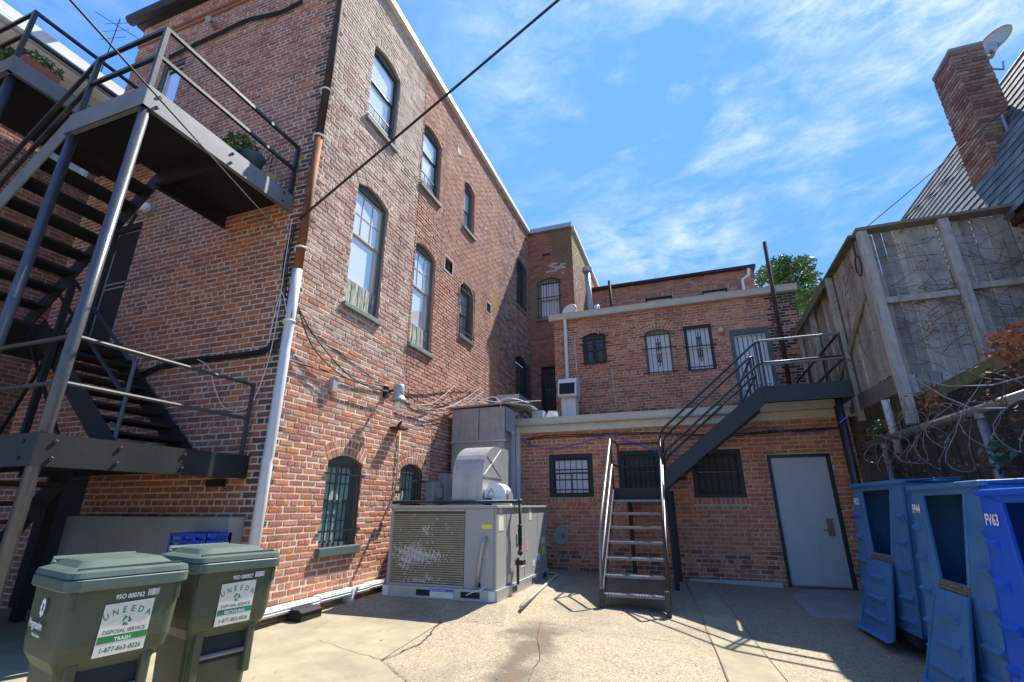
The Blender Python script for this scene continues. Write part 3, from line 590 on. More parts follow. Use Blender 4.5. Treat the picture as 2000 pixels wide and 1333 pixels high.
# ------------------------------------------------------------------ one-storey annex
ann = root('brick_annex','low one storey red brick annex with cream fascia, barred windows and grey door','building',(-.3,10.5,-1.25))
pk_a = mixpal([(.6,.19,.09),(.63,.215,.1),(.56,.165,.08),(.48,.17,.1),(.64,.24,.115),(.5,.17,.1)],.08)
def palN(u,z,r):
    if z < -.75 and r.random() < .45: return r.choice([(.28,.1,.065),(.22,.09,.065)])
    return pk_a(r)
wN = Wall((0,9.8,0),(1,0,0),-3.42,2.72,-1.3,1.5); wN.hole(-2.68,-1.78,.17,1.01,0,.12,-.115); wN.hole(-1.26,-.5,.17,1.03,0,.12,-.115); wN.hole(.06,.93,.14,.99,0,.12,-.115); wN.hole(1.34,2.32,-1.3,.86,0,.1,0)
wN.build(ann,'wall',.0726,.212,.011,palN,lambda u,z:(.6,.51,.37) if (1.0<u or z>.9) else (.5,.43,.33),header=6,nind=300,seed=21,proud=.005)
wNl = Wall((-3.42,0,0),(0,-1,0),-12.2,-9.8,-1.3,1.5); wNl.build(ann,'wall',.0726,.212,.011,palN,lambda u,z:(.3,.26,.2),seed=22)
m = MB(); m.box((-3.5,9.82,1.5),(2.9,12.15,1.62)); m.build('roof','steel_flat',ann)
m = MB(); m.box((-3.5,9.72,1.46),(2.86,9.79,1.64)); m.build('fascia','cream',ann)
m = MB(); pr = [(9.72,1.6),(9.6,1.605),(9.585,1.64),(9.575,1.70),(9.56,1.745),(9.6,1.75),(9.72,1.75)]; m.prism([V(-3.62,y,z) for y,z in pr],V(6.45,0,0)); m.build('gutter','gutter',ann)
for k,x in enumerate((-3.46,-3.345)):
    m = MB(); m.box((x,9.66,-1.1),(x+.095-.02*k,9.775,1.6)); m.build('downspout','white_metal',ann,bevel=.008)
for (a,b,z0,z1) in ((-2.68,-1.78,.17,1.01),(-1.26,-.5,.17,1.03),(.06,.93,.14,.99)):
    wo_ = window(ann,wN,a,b,z0,z1,0,fm='black_frame',fw=.085,dep=.04,glassm='pane_white' if a<-2 else 'pane_dark',sash='black_frame' ,mun=(0,0),munl=(1,0),sill=False,zm=(z0+z1)/2+.03)
    bars(wo_,wN,a+.1,b-.1,z0+.06,z1-.06,7,[z0+.14+k*(z1-z0-.26)/3 for k in range(4)],d=.0,r=.008,ext=.05)
m = MB(); strip(m,wN,[(1.34,-1.3),(2.32,-1.3),(2.32,.86),(1.34,.86)],[(1.395,-1.262),(2.265,-1.262),(2.265,.81),(1.395,.81)],-.1,.012); dr = m.build('door','black_frame',ann)
m = MB(); wbox(m,wN,1.4,2.26,-1.235,.805,-.07,-.025); m.build('door_leaf','door_grey',dr,bevel=.004)
m = MB(); wbox(m,wN,1.4,2.26,-1.258,-1.238,-.07,-.01); m.build('threshold','steel_bare',dr)
m = MB(); wbox(m,wN,2.07,2.17,-.47,-.2,-.03,-.008); hp = m.build('handle_plate','brass',dr,bevel=.004)
m = MB(); m.tube([wN.P(2.12,-.38,-.01),wN.P(2.12,-.38,.045),wN.P(2.0,-.385,.045)],.011,8); m.build('handle','steel_bare',dr); 
for zz in (.55,-.2,-1.0): m = MB(); wbox(m,wN,1.388,1.404,zz-.06,zz+.06,-.03,-.012); m.build('hinge','hvac_rail',dr)
m = MB(); m.lathe(wN.P(-2.48,-.55,.012),[(.16,0),(.15,.012),(0,.014)],14,wN.N); m.build('cement_patch','concrete',ann)
m = MB(); m.lathe(wN.P(-2.42,-.52,.02),[(.035,0),(.035,.05),(0,.055)],10,wN.N); m.build('hose_valve','steel_bare',ann)
# low parapet block with metal cap on the annex roof
par_ = root('parapet_block','short brick parapet with bent metal cap on the annex roof beside the duct','parapet',(-3.78,11.2,1.62))
pk_p = mixpal([(.24,.08,.05),(.2,.06,.045),(.4,.34,.28)])
for wl in (Wall((0,10.4,0),(1,0,0),-4.0,-3.55,1.62,2.32), Wall((-3.55,0,0),(0,1,0),10.4,12.1,1.62,2.32)): wl.build(par_,'wall',.0726,.212,.011,lambda u,z,r: pk_p(r) ,lambda u,z:(.4,.35,.28),seed=31)
m = MB(); m.box((-4.06,10.34,2.32),(-3.5,10.42,2.47)); m.box((-3.58,10.42,2.32),(-3.5,12.1,2.47)); m.box((-4.06,10.42,2.44),(-3.58,12.1,2.47)); m.build('cap','galv',par_)
# ------------------------------------------------------------------ two-storey building behind the annex
two = root('brick_house','two storey brick house with ornate window grilles set back above the annex','building',(-.1,12.9,1.5))
pk_u = mixpal([(.46,.17,.1),(.4,.145,.09),(.5,.2,.115),(.32,.13,.09),(.55,.23,.13)],.1)
pk_u2 = mixpal([(.58,.25,.14),(.54,.22,.12),(.62,.29,.17),(.42,.18,.12)],.1)
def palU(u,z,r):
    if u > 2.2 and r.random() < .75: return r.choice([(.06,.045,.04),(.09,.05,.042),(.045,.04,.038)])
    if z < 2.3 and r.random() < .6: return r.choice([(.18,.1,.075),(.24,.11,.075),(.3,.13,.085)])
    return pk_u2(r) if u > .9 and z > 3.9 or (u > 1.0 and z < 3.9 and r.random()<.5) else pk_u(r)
wU = Wall((0,12.2,0),(1,0,0),-3.08,2.85,1.6,4.88); wU.hole(-2.31,-1.68,3.54,4.33,.09,.12,.115); wU.hole(-.7,-.04,3.13,4.22,.1,.12,.22); wU.hole(.27,.93,3.13,4.31,0,.12,0); wU.hole(1.31,2.18,1.8,4.07,0,.14,0)
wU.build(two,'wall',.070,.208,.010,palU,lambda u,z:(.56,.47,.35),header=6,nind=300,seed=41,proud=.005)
wUl = Wall((-3.08,0,0),(0,-1,0),-14.5,-12.2,1.6,4.88); wUl.build(two,'wall',.070,.208,.010,palU,lambda u,z:(.36,.3,.23),seed=42)
m = MB(); m.box((2.83,12.22,1.0),(2.87,17,4.88),(.12,.06,.05)); m.build('wall','brick',two)
m = MB(); m.box((-3.1,12.2,4.9),(2.9,17,4.96)); m.build('roof','steel_flat',two)
m = MB(); pr = [(12.19,4.86),(12.06,4.865),(12.045,4.9),(12.03,4.97),(12.01,5.02),(12.06,5.03),(12.19,5.03)]; m.prism([V(-3.2,y,z) for y,z in pr],V(6.12,0,0)); m.build('gutter','gutter',two)
m = MB(); m.tube([(-2.75,12.1,4.88),(-2.75,12.13,4.6),(-2.75,12.13,2.2)],.05,8); m.build('downspout','white_metal',two)
def scroll(par, wl, uc, zc, h, d):
    m = MB()
    for sy in (1,-1):
        for sx in (1,-1):
            for (z0,r0) in ((.10*h,.10*h),(.27*h,.075*h)):
                pts = []
                for i in range(15):
                    t = i/14*3.6*math.pi/2*1.6; rr = r0*(1-.62*i/14); pts.append(wl.P(uc+sx*(rr*math.sin(t)*.9+.0),zc+sy*(z0+r0*.5-rr*math.cos(t)),d))
                m.tube(pts,.006,5)
        m.tube([wl.P(uc,zc,d),wl.P(uc,zc+sy*.5*h,d)],.009,5); m.lathe(wl.P(uc,zc+sy*.46*h,d),[(0,-.03),(.02,0),(0,.05)],6)
    m.build('scrollwork','iron',par)
wo_ = window(two,wU,-2.31,-1.68,3.54,4.33,.09,fm='brown_frame',fw=.08,glassm='pane_dark',sash='brown_frame',sill=False); bars(wo_,wU,-2.25,-1.74,3.5,4.38,6,(3.58,4.1,4.3),d=.03,ext=.14); scroll(wo_,wU,-2.0,3.92,.62,.035)
wo_ = window(two,wU,-.7,-.04,3.13,4.22,.1,fm='trim_tan',fw=.06,dep=.08,glassm='pane_white',sash='white_sash',sill=False); bars(wo_,wU,-.66,-.08,3.1,4.24,6,(3.17,3.8,4.15),d=.03,ext=.14); scroll(wo_,wU,-.37,3.68,.75,.035)
wo_ = window(two,wU,.27,.93,3.13,4.31,0,fm='brown_frame',fw=.075,dep=.05,glassm='pane_white',sash='white_sash',sill=False); bars(wo_,wU,.33,.87,3.16,4.29,6,(3.22,3.75,4.22),d=.02,ext=.12); scroll(wo_,wU,.6,3.72,.75,.03)
m = MB(); strip(m,wU,[(1.31,1.8),(2.18,1.8),(2.18,4.07),(1.31,4.07)],[(1.4,1.84),(2.09,1.84),(2.09,3.93),(1.4,3.93)],-.12,.01); du = m.build('door','green_frame',two)
m = MB(); wbox(m,wU,1.4,2.09,1.84,3.93,-.11,-.08); m.build('door_leaf','white_sash',du)
m = MB(); strip(m,wU,[(1.4,1.84),(2.09,1.84),(2.09,3.93),(1.4,3.93)],[(1.425,1.865),(2.065,1.865),(2.065,3.905),(1.425,3.905)],-.07,-.045)
for zz in (2.6,2.72): wbox(m,wU,1.42,2.07,zz-.015,zz+.015,-.068,-.048)
m.build('security_frame','white_sash',du)
for k in range(6): m = MB(); x = 1.48+k*.107; m.tube([wU.P(x,1.86,-.055),wU.P(x,3.91,-.055)],.008,6); m.build('bar','iron',du)
# mortar smears left by removed caulk
for pts in ([(-2.52,4.28),(-2.5,3.6),(-2.47,2.6)],[(-2.52,4.33),(-2.3,4.5),(-1.95,4.52),(-1.72,4.42)],[(-1.58,3.38),(-1.56,2.7),(-1.53,2.35)]):
    m = MB()
    for (a,b),(c,d) in zip(pts,pts[1:]):
        n = 14
        for i in range(n):
            s0,s1 = i/n,(i+1)/n; wv = random.uniform(.008,.028); p0 = (a+(c-a)*s0+random.uniform(-.01,.01),b+(d-b)*s0); p1 = (a+(c-a)*s1+random.uniform(-.01,.01),b+(d-b)*s1)
            dx,dz = (p1[0]-p0[0]),(p1[1]-p0[1]); l_ = math.hypot(dx,dz); ox,oz = -dz/l_*wv,dx/l_*wv
            m.prism([wU.P(p0[0]-ox,p0[1]-oz,.008),wU.P(p1[0]-ox,p1[1]-oz,.008),wU.P(p1[0]+ox,p1[1]+oz,.008),wU.P(p0[0]+ox,p0[1]+oz,.008)],wU.N*.011)
    m.build('mortar_smear','curb_white',two)
m = MB()
for k in range(26):
    u,z = random.uniform(-2.4,-.8),random.uniform(4.35,4.8)
    if k>17: u,z = random.uniform(-2.3,.2),random.uniform(2.1,3.2)
    m.lathe(wU.P(u,z,.012),[(random.uniform(.015,.045),0),(.01,.01),(0,.012)],6,wU.N)
m.build('mortar_smear','curb_white',two)
# ------------------------------------------------------------------ building at the very back
bak = root('plain_brick_building','plain dark brick building behind the roofs with two low windows and white downspout','building',(0,17.5,4.5))
wK = Wall((0,17,0),(1,0,0),-2.9,2.87,4.5,7.85); wK.hole(-.8,.14,6.3,7.26,0,.12,.2); wK.hole(1.15,2.0,6.3,7.26,0,.12,.2)
wK.build(bak,'wall',.070,.208,.010,lambda u,z,r: pk_u(r),lambda u,z:(.45,.37,.29),header=0,seed=51,nind=100,proud=.005)
for (a,b) in ((-.8,.14),(1.15,2.0)):
    wo_ = window(bak,wK,a,b,6.3,7.26,0,fm='black_frame',glassm='pane_white',sash='white_sash',sill=False); bars(wo_,wK,a+.05,b-.05,6.3,7.1,8,(6.6,6.95),d=.0)
m = MB(); m.box((-2.95,16.85,7.85),(2.98,18.5,7.95)); m.build('roof','rust_dark',bak)
m = MB(); m.tube([(2.75,16.93,7.84),(2.72,16.93,7.6),(2.5,16.93,7.45),(2.48,16.93,6.2)],.055,8); m.build('downspout','white_metal',bak)
m = MB(); m.box((2.84,17.02,4.5),(2.87,24,7.85),(.2,.07,.05)); m.build('wall','brick',bak)
# white clapboard house end glimpsed at the far right of the roofs
wh = root('white_house','small pale clapboard house end glimpsed between the brick house and the wooden fence','building',(3.6,15,1))
for k in range(26): m = MB(); m.add([V(2.95,14.9,1.5+k*.13),V(6.5,14.9,1.5+k*.13),V(6.5,14.92,1.635+k*.13),V(2.95,14.92,1.635+k*.13)],[(0,1,2,3)]); m.build('clapboard','white_metal',wh)
m = MB(); m.box((2.9,14.75,4.88),(6.6,14.95,5.1)); m.build('eave','white_metal',wh); m = MB(); m.box((2.95,14.95,1),(6.5,15.4,4.9)); m.build('wall','curtain',wh)
# ------------------------------------------------------------------ neighbour on the left
nb = root('corniced_building','brick neighbour with white boxed cornice and gutter seen past the fire escape','building',(-11.5,2,-1.25))
pk_n = mixpal([(.3,.11,.065),(.26,.085,.055),(.34,.14,.085)])
wL = Wall((-10.6,0,0),(0,1,0),-1,6.5,-1.26,7.9); wL.hole(2.6,3.6,3.0,5.0,0,.12,.2); wL.hole(4.0,4.7,6.0,7.2,0,.12,0)
wL.build(nb,'wall',.0752,.22,.014,lambda u,z,r: pk_n(r),lambda u,z:(.4,.34,.27),header=6,seed=61,nind=120,proud=.006)
window(nb,wL,2.6,3.6,3.0,5.0,0,fm='white_sash',glassm='pane_dark',sash='white_sash',sillm='white_metal',so_=.12); window(nb,wL,4.0,4.7,6.0,7.2,0,fm='white_sash',glassm='pane_white',sash='white_sash')
m = MB(); m.prism([V(-10.6,-1,7.62),V(-10.32,-1,7.72),V(-10.1,-1,7.95),V(-10.1,-1,8.15),V(-10.6,-1,8.25)],V(0,7.6,0)); m.build('cornice','white_metal',nb)
m = MB(); m.tube([(-10.03,-1,7.78),(-10.03,6.6,7.8)],.075,10); m.build('gutter','white_pipe',nb,smooth=True)
m = MB(); m.tube([(-10.05,4.9,7.75),(-10.3,4.9,7.4),(-10.5,4.9,7.1),(-10.5,4.9,4.0)],.06,8); m.build('downspout','white_pipe',nb,smooth=True)
for k in range(5): m = MB(); m.box((-10.58,3.0+k*.14,2.0),(-10.52,3.05+k*.14,2.8)); m.build('baluster','white_metal',nb)
m = MB(); m.box((-10.59,2.9,2.8),(-10.48,3.75,2.88)); m.build('baluster_rail','white_metal',nb)
# ------------------------------------------------------------------ fire escape on the rear face
M('steel_low', (.018,.019,.022), .45, 0, .35, 4, .12, 60, spots=[((.06,.06,.065),30,.68,.74,.4)])
fe = root('fire_escape','black steel fire escape with open treads and two platforms on the rear wall','fire escape',(-5.9,3.3,-1.25))
def fpart(name, mat, fn, smooth=False, par=None, bevel=0): m = MB(); fn(m); return m.build(name, mat, par or fe, smooth, bevel=bevel)
def channel(m, a, b, h, t=.012, fl=.05, inn=V(0,1,0)):
    a = Vector(a); b = Vector(b); d = (b-a).normalized(); up = Z
    m.bar((a+b)/2-(b-a)/2, b, t, h) if False else m.obox((a+b)/2, d, inn, Z, (b-a).length/2, t/2, h/2)
    for s_ in (1,-1): m.obox((a+b)/2+inn*(fl/2)+Z*s_*(h/2-.006), d, inn, Z, (b-a).length/2, fl/2, .006)
# lower platform
fpart('fascia','steel_low',lambda m: channel(m,(-4.7,2.3,.425),(-4.7,4.28,.425),.25,inn=V(-1,0,0)))
fpart('fascia','steel_low',lambda m: channel(m,(-7.6,2.3,.425),(-4.695,2.3,.425),.25,inn=V(0,1,0)))
fpart('deck','steel_flat',lambda m: m.box((-7.6,2.32,.5),(-4.72,4.28,.525)))
for y in (2.9,3.6): fpart('joist','steel_flat',lambda m: m.box((-7.5,y,.33),(-4.75,y+.05,.5)))
# upper platform
fpart('fascia','fascia_lit',lambda m: channel(m,(-4.7,2.3,3.915),(-4.7,4.28,3.915),.25,inn=V(-1,0,0)))
fpart('fascia','fascia_lit',lambda m: channel(m,(-5.92,2.3,3.915),(-4.695,2.3,3.915),.25,inn=V(0,1,0)))
fpart('fascia','steel_flat',lambda m: channel(m,(-5.92,3.3,3.915),(-5.92,4.28,3.915),.25,inn=V(1,0,0)))
fpart('deck','steel_flat',lambda m: m.box((-5.92,2.32,3.99),(-4.72,4.28,4.03)))
fpart('joist','steel_flat',lambda m: m.box((-5.9,3.25,3.82),(-4.75,3.3,3.99)))
# posts
for x in (-4.755,-5.87): fpart('post','steel_grey',lambda m: m.tube([(x,2.36,g(x,2.36)),(x,2.36,3.8)],.047,14),True)
fpart('post','steel_grey',lambda m: m.tube([(-7.5,2.36,g(-7.5,2.36)),(-7.5,2.36,2.2)],.055,12),True)
# flights
def flight(x0,z0,x1,z1,ya,yb,n,mat='steel_flat',front='steel_flat'):
    for y,mm in ((ya,front),(yb,mat)):
        fpart('stringer',mm,lambda m: m.bar((x0,y,z0-.02),(x1,y,z1-.02),.014,.24))
    for i in range(1,n):
        t = i/n; x = x0+(x1-x0)*t; zz = z0+(z1-z0)*t
        fpart('tread',mat,lambda m: (m.box((x-.12,ya+.01,zz-.03),(x+.12,yb-.01,zz)), m.box((x-.12*(1 if x1<x0 else -1)-.004,ya+.01,zz-.045),(x-.12*(1 if x1<x0 else -1)+.004,yb-.01,zz))))
flight(-5.9,4.0,-7.72,2.22,2.33,3.3,9,front='fascia_lit')
flight(-5.66,.6,-7.6,2.2,3.38,4.24,9)
flight(-6.0,.42,-7.7,-1.2,2.5,3.3,9)
# second-floor landing
fpart('deck','steel_flat',lambda m: m.box((-9.4,2.3,2.16),(-7.6,4.28,2.2))); fpart('fascia','steel_flat',lambda m: m.box((-9.4,2.28,1.98),(-7.6,2.3,2.2))); fpart('fascia','steel_flat',lambda m: m.box((-7.61,3.3,1.98),(-7.595,4.28,2.2)))
# rails
def rail(m, a, b, r=.021): m.tube([a,b],r,8)
for z in (4.85,4.47):
    fpart('rail','steel_black',lambda m: (m.bar((-4.74,2.33,z),(-4.74,4.26,z),.038,.038), m.bar((-4.74,2.33,z),(-5.82,2.33,z),.038,.038)))
    fpart('stair_rail','steel_black',lambda m: m.bar((-5.82,2.33,z),(-7.65,2.33,z-1.78),.038,.038))
for (x,y) in ((-4.74,2.33),(-5.82,2.33),(-4.74,4.24),(-5.85,4.2)): fpart('rail_post','steel_black',lambda m: m.bar((x,y,4.03),(x,y,4.86),.045,.045))
for z in (1.37,.97):
    fpart('rail','steel_worn',lambda m: rail(m,(-4.76,2.36,z),(-4.76,4.22,z),.019)); fpart('rail','steel_worn',lambda m: rail(m,(-4.76,2.36,z),(-7.5,2.36,z),.02))
fpart('rail_post','steel_black',lambda m: m.tube([(-4.76,4.22,.55),(-4.76,4.22,1.385)],.022,8))
for dz in (.85,.5): fpart('stair_rail','steel_black',lambda m: rail(m,(-5.75,3.4,.72+dz),(-7.5,3.4,2.16+dz)))
fpart('rail_post','steel_grey',lambda m: m.tube([(-5.62,3.4,.55),(-5.62,3.4,1.5),(-5.66,3.4,1.56),(-5.75,3.4,1.57)],.022,8))
fpart('rail_post','steel_grey',lambda m: m.tube([(-5.62,3.4,1.2),(-5.75,3.4,1.22)],.02,8)); fpart('rail_post','steel_grey',lambda m: m.tube([(-5.62,3.4,.8),(-5.75,3.4,.85)],.02,8))
for (a,b) in (((-6.2,3.32,3.5),(-7.6,3.32,.7)),((-7.6,3.32,2.0),(-6.3,3.32,.6))): fpart('brace','steel_flat',lambda m: m.bar(a,b,.03,.03))
fpart('brace','steel_flat',lambda m: m.bar((-7.05,3.32,.55),(-7.05,3.32,2.7),.06,.06)); fpart('brace','steel_flat',lambda m: m.bar((-7.3,3.9,-1.2),(-7.3,3.9,.4),.1,.1))
for (x,y,z,n_) in [(-4.69,y_,z_,V(1,0,0)) for y_ in (2.42,2.9,3.5,4.1) for z_ in (.36,.49)]+[(-4.69,y_,z_,V(1,0,0)) for y_ in (2.42,3.3,4.1) for z_ in (3.85,3.98)]+[(x_,2.29,z_,V(0,-1,0)) for x_ in (-4.85,-5.4) for z_ in (.36,.49)]: fpart('bolt','steel_low',lambda m: m.lathe((x,y,z),[(.018,-.004),(.018,.008),(.012,.014),(0,.014)],6,n_))
fpart('wall_bracket','steel_flat',lambda m: m.box((-5.2,4.2,.22),(-5.0,4.29,.3)))
# third-floor balcony of the neighbour
bl = root('steel_balcony','grey steel balcony with planters high at the left edge','balcony',(-8.6,3.3,-1.25))
fpart('fascia','fascia_lit',lambda m: channel(m,(-7.8,2.3,5.54),(-7.8,4.28,5.54),.25,inn=V(-1,0,0)),par=bl); fpart('fascia','fascia_lit',lambda m: channel(m,(-9.4,2.3,5.54),(-7.795,2.3,5.54),.25),par=bl)
fpart('deck','steel_flat',lambda m: m.box((-9.4,2.32,5.6),(-7.82,4.28,5.64)),par=bl)
for z in (6.5,6.1): fpart('rail','steel_black',lambda m: (m.bar((-7.83,2.33,z),(-7.83,4.26,z),.04,.04), m.bar((-7.83,2.33,z),(-9.4,2.33,z),.04,.04)),par=bl)
for y in (2.33,3.9): fpart('rail_post','steel_black',lambda m: m.bar((-7.83,y,5.65),(-7.83,y,6.52),.05,.05),par=bl)
fpart('post','steel_grey',lambda m: m.tube([(-7.95,2.4,g(-8,2.4)),(-7.95,2.4,5.42)],.055,12),True,par=bl)
# ------------------------------------------------------------------ pots and planters
def foliage(m, c, rx, ry, rz, n, s, rg=random):
    for _ in range(n):
        while True:
            p = V(rg.uniform(-1,1),rg.uniform(-1,1),rg.uniform(-1,1))
            if p.length < 1: break
        q = Vector(c)+V(p.x*rx,p.y*ry,p.z*rz); a = V(rg.gauss(0,1),rg.gauss(0,1),rg.gauss(0,.6)).normalized(); b = a.cross(V(rg.gauss(0,1),rg.gauss(0,1),rg.gauss(0,1))).normalized(); l_ = s*rg.uniform(.6,1.3)
        m.add([q-a*l_, q+b*l_*.4, q+a*l_, q-b*l_*.4],[(0,1,2,3)])
    return m
pt = root('plant_pot','dark blue round plant pot with ferns on the upper fire escape platform','plant pot',(-4.95,3.72,4.035))
m = MB(); m.lathe((-4.95,3.72,4.035),[(0,0),(.12,0),(.165,.26),(.18,.27),(.18,.3),(.16,.3),(.15,.26),(0,.26)],18); m.build('pot','pot_blue',pt,True)
m = foliage(MB(),(-5.0,3.6,4.42),.2,.24,.14,260,.045); m.build('foliage','leaf_green',pt)
tr = root('pot_trellis','small wire plant support in a tan pot beside the blue pot','trellis',(-4.93,4.0,4.035))
m = MB(); m.lathe((-4.93,4.02,4.035),[(0,0),(.09,0),(.12,.2),(.105,.2),(0,.17)],14); m.build('pot','cardboard',tr)
m = MB(); m.tube([V(-4.93+.1*math.cos(t),4.02,4.5+.1*math.sin(t)) for t in [i*math.pi/8 for i in range(17)]],.005,5); m.tube([(-4.93,4.02,4.2),(-4.93,4.02,4.6)],.005,5); m.tube([(-4.93,4.02,4.5),(-5.02,4.02,4.55)],.004,5); m.tube([(-4.93,4.02,4.5),(-4.84,4.02,4.55)],.004,5); m.build('wire_ring','iron',tr)
for (y,lab) in ((2.62,'terracotta box planter nearest the balcony corner'),):
    pl = root('box_planter',lab,'planter',(-7.95,y,5.64)); m = MB(); m.prism([V(-8.02,y-.2,5.645),V(-7.88,y-.2,5.645),V(-7.86,y-.22,5.82),V(-8.04,y-.22,5.82)],V(0,.42,0)); m.build('box','terracotta',pl); foliage(m:=MB(),(-7.93,y,5.9),.12,.26,.12,180,.04).build('foliage','leaf_green',pl)
pl = root('fern_pot','leafy yellow green fern in a clay pot at the left end of the balcony','planter',(-8.5,2.5,5.64)); m = MB(); m.lathe((-8.5,2.5,5.645),[(0,0),(.1,0),(.14,.2),(.12,.2),(0,.18)],14); m.build('pot','terracotta',pl); foliage(MB(),(-8.45,2.5,5.98),.26,.24,.2,320,.055).build('foliage','leaf_green',pl)
# ------------------------------------------------------------------ steel stair to the upper door
st = root('steel_staircase','black steel staircase turning at a landing up to the upper brick house door','staircase',(.4,8.6,-1.25))
def sp(name, mat, fn, smooth=False): m = MB(); fn(m); return m.build(name, mat, st, smooth)
for x in (-1.225,-.415):
    sp('stringer','steel_bare',lambda m: m.bar((x,6.93,-1.17),(x,8.6,.20),.012,.17)); sp('foot','steel_black',lambda m: m.box((x-.03,6.85,g(x,6.9)),(x+.03,6.92,-1.0)))
for i in range(7):
    y = 6.95+.235*i; z = -1.07+.195*i
    def tread(m):
        m.box((-1.215,y,z-.035),(-.425,y+.25,z-.004))
        for k in range(20): x = -1.2+k*.0385; m.box((x,y-.004,z-.03),(x+.02,y+.006,z+.001))
        for k in range(3):
            for j in range(20): x = -1.2+j*.0385; m.box((x,y+.03+k*.07,z-.004),(x+.022,y+.06+k*.07,z+.003))
    sp('tread','steel_bare',tread)
sp('landing','steel_flat',lambda m: m.box((-1.24,8.62,.255),(-.38,9.6,.285))); sp('landing_edge','steel_flat',lambda m: (m.box((-1.24,8.6,.1),(-.38,8.615,.29)),m.box((-1.24,8.61,.1),(-1.225,9.6,.29)),m.box((-1.24,9.585,.1),(-.38,9.6,.29))))
for (x,y) in ((-1.08,9.5),(-.33,9.5),(-.36,8.66)): sp('leg','steel_flat',lambda m: m.box((x-.035,y-.035,g(x,y)),(x+.035,y+.035,.255)))
for x in (-1.24,-.4):
    sp('handrail','steel_black' if x>-1 else 'steel_bare',lambda m: m.tube([(x,8.64,1.11),(x,7.22,-.17),(x,7.16,-.26),(x,7.14,-.36),(x,6.95,-1.18)] if x>-1 else [(x,8.64,1.11),(x,7.22,-.17),(x,7.12,-.3),(x,7.05,-.5),(x,6.93,-1.2)],.02,8),True)
    sp('mid_rail','steel_bare',lambda m: m.tube([(x,8.64,.68),(x,7.12,-.68),(x,7.05,-.8)],.018,8),True); sp('rail_post','steel_black',lambda m: m.tube([(x,8.66,.28),(x,8.66,1.12)],.02,8))
for z in (1.13,.7): sp('landing_rail','steel_black',lambda m: (m.tube([(-1.24,8.66,z),(-1.24,9.58,z),(-.4,9.58,z)],.018,8)))
for (x,y) in ((-1.24,9.58),(-.4,9.58)): sp('rail_post','steel_black',lambda m: m.tube([(x,y,.28),(x,y,1.14)],.02,8))
for y in (8.62,9.56): sp('stringer','steel_low',lambda m: m.prism([V(-.39,y,.27),V(-.39,y,.555),V(1.255,y,1.85),V(1.33,y,1.85),V(1.33,y,1.585)],V(0,.015,0)))
for i in range(1,8):
    t = i/8; x = -.38+1.68*t; z = .29+1.56*t; sp('tread','steel_flat',lambda m: m.box((x-.12,8.64,z-.03),(x+.12,9.55,z)))
for y in (8.63,9.56):
    for dz in (0,.38): sp('handrail','steel_black',lambda m: m.tube([(-.4,y,.95-dz),(-.39,y,1.15-dz),(-.32,y,1.26-dz),(1.28,y,2.6-dz),(1.36,y,2.63-dz)]+([(2.5,y,2.63-dz)] if y<9 else []),.02,8),True)
    for x in (1.3,1.36): sp('rail_post','steel_black',lambda m: m.bar((x,y,1.85),(x,y,2.62),.03,.03))
sp('platform_deck','steel_flat',lambda m: m.box((1.3,8.63,1.81),(2.52,12.14,1.845)))
sp('platform_fascia','steel_low',lambda m: m.box((1.3,8.6,1.585),(2.54,8.615,1.85))); sp('platform_fascia','steel_low',lambda m: m.box((2.525,8.617,1.585),(2.54,12.1,1.85))); sp('platform_fascia','steel_flat',lambda m: m.box((1.3,9.58,1.585),(1.315,12.1,1.85)))
for z in (2.63,2.22):
    sp('platform_rail','steel_bare',lambda m: m.tube([(1.36,8.625,z),(2.52,8.625,z)],.022,8)); sp('platform_rail','steel_black',lambda m: m.tube([(2.52,8.63,z),(2.52,12.0,z)],.022,8)); sp('platform_rail','steel_black',lambda m: m.tube([(1.33,9.6,z),(1.33,11.9,z)],.02,8))
for (x,y) in ((2.52,8.63),(2.52,9.75),(2.52,10.9),(2.52,12.0),(1.33,10.4),(1.33,11.9)): sp('rail_post','steel_black',lambda m: m.bar((x,y,1.85),(x,y,2.65),.036,.036))
for (x,y) in ((2.34,8.72),(2.5,9.45)): sp('leg','steel_black',lambda m: m.tube([(x,y,g(x,y)),(x,y,1.6)],.05,12),True)
sp('cable_clip','cable_blue',lambda m: m.tube([(2.27,8.66,1.2),(2.42,8.66,1.32)],.012,6))
# ------------------------------------------------------------------ HVAC unit
hv = root('air_conditioner','large grey packaged air conditioning unit on the ground, coil scuffed white','air conditioner',(-3.2,7.3,-1.105))
X0,X1,Y0,Y1,ZB = -3.96,-2.39,6.12,8.45,-1.105
def hp_(name, mat, fn, smooth=False, bevel=0): m = MB(); fn(m); return m.build(name, mat, hv, smooth, bevel=bevel)
hp_('base_rail','hvac_rail',lambda m: (m.box((X0-.03,Y0-.03,ZB),(X1+.03,Y0+.02,ZB+.13)), m.box((X1-.02,Y0+.02,ZB),(X1+.03,Y1,ZB+.13)), m.box((X0-.03,Y0+.02,ZB),(X0+.02,Y1,ZB+.13))))
for x in (-3.35,-2.72): hp_('fork_slot','bin_dark',lambda m: m.box((x-.13,Y0-.034,ZB+.03),(x+.13,Y0-.031,ZB+.1)))
for y in (6.75,7.6,8.2): hp_('fork_slot','bin_dark',lambda m: m.box((X1+.031,y-.09,ZB+.03),(X1+.034,y+.09,ZB+.1)))
for x in (X0-.0,X1-.06): hp_('corner_plate','white_metal',lambda m: m.box((x-.02,Y0-.036,ZB+.01),(x+.06,Y0-.031,ZB+.12)))
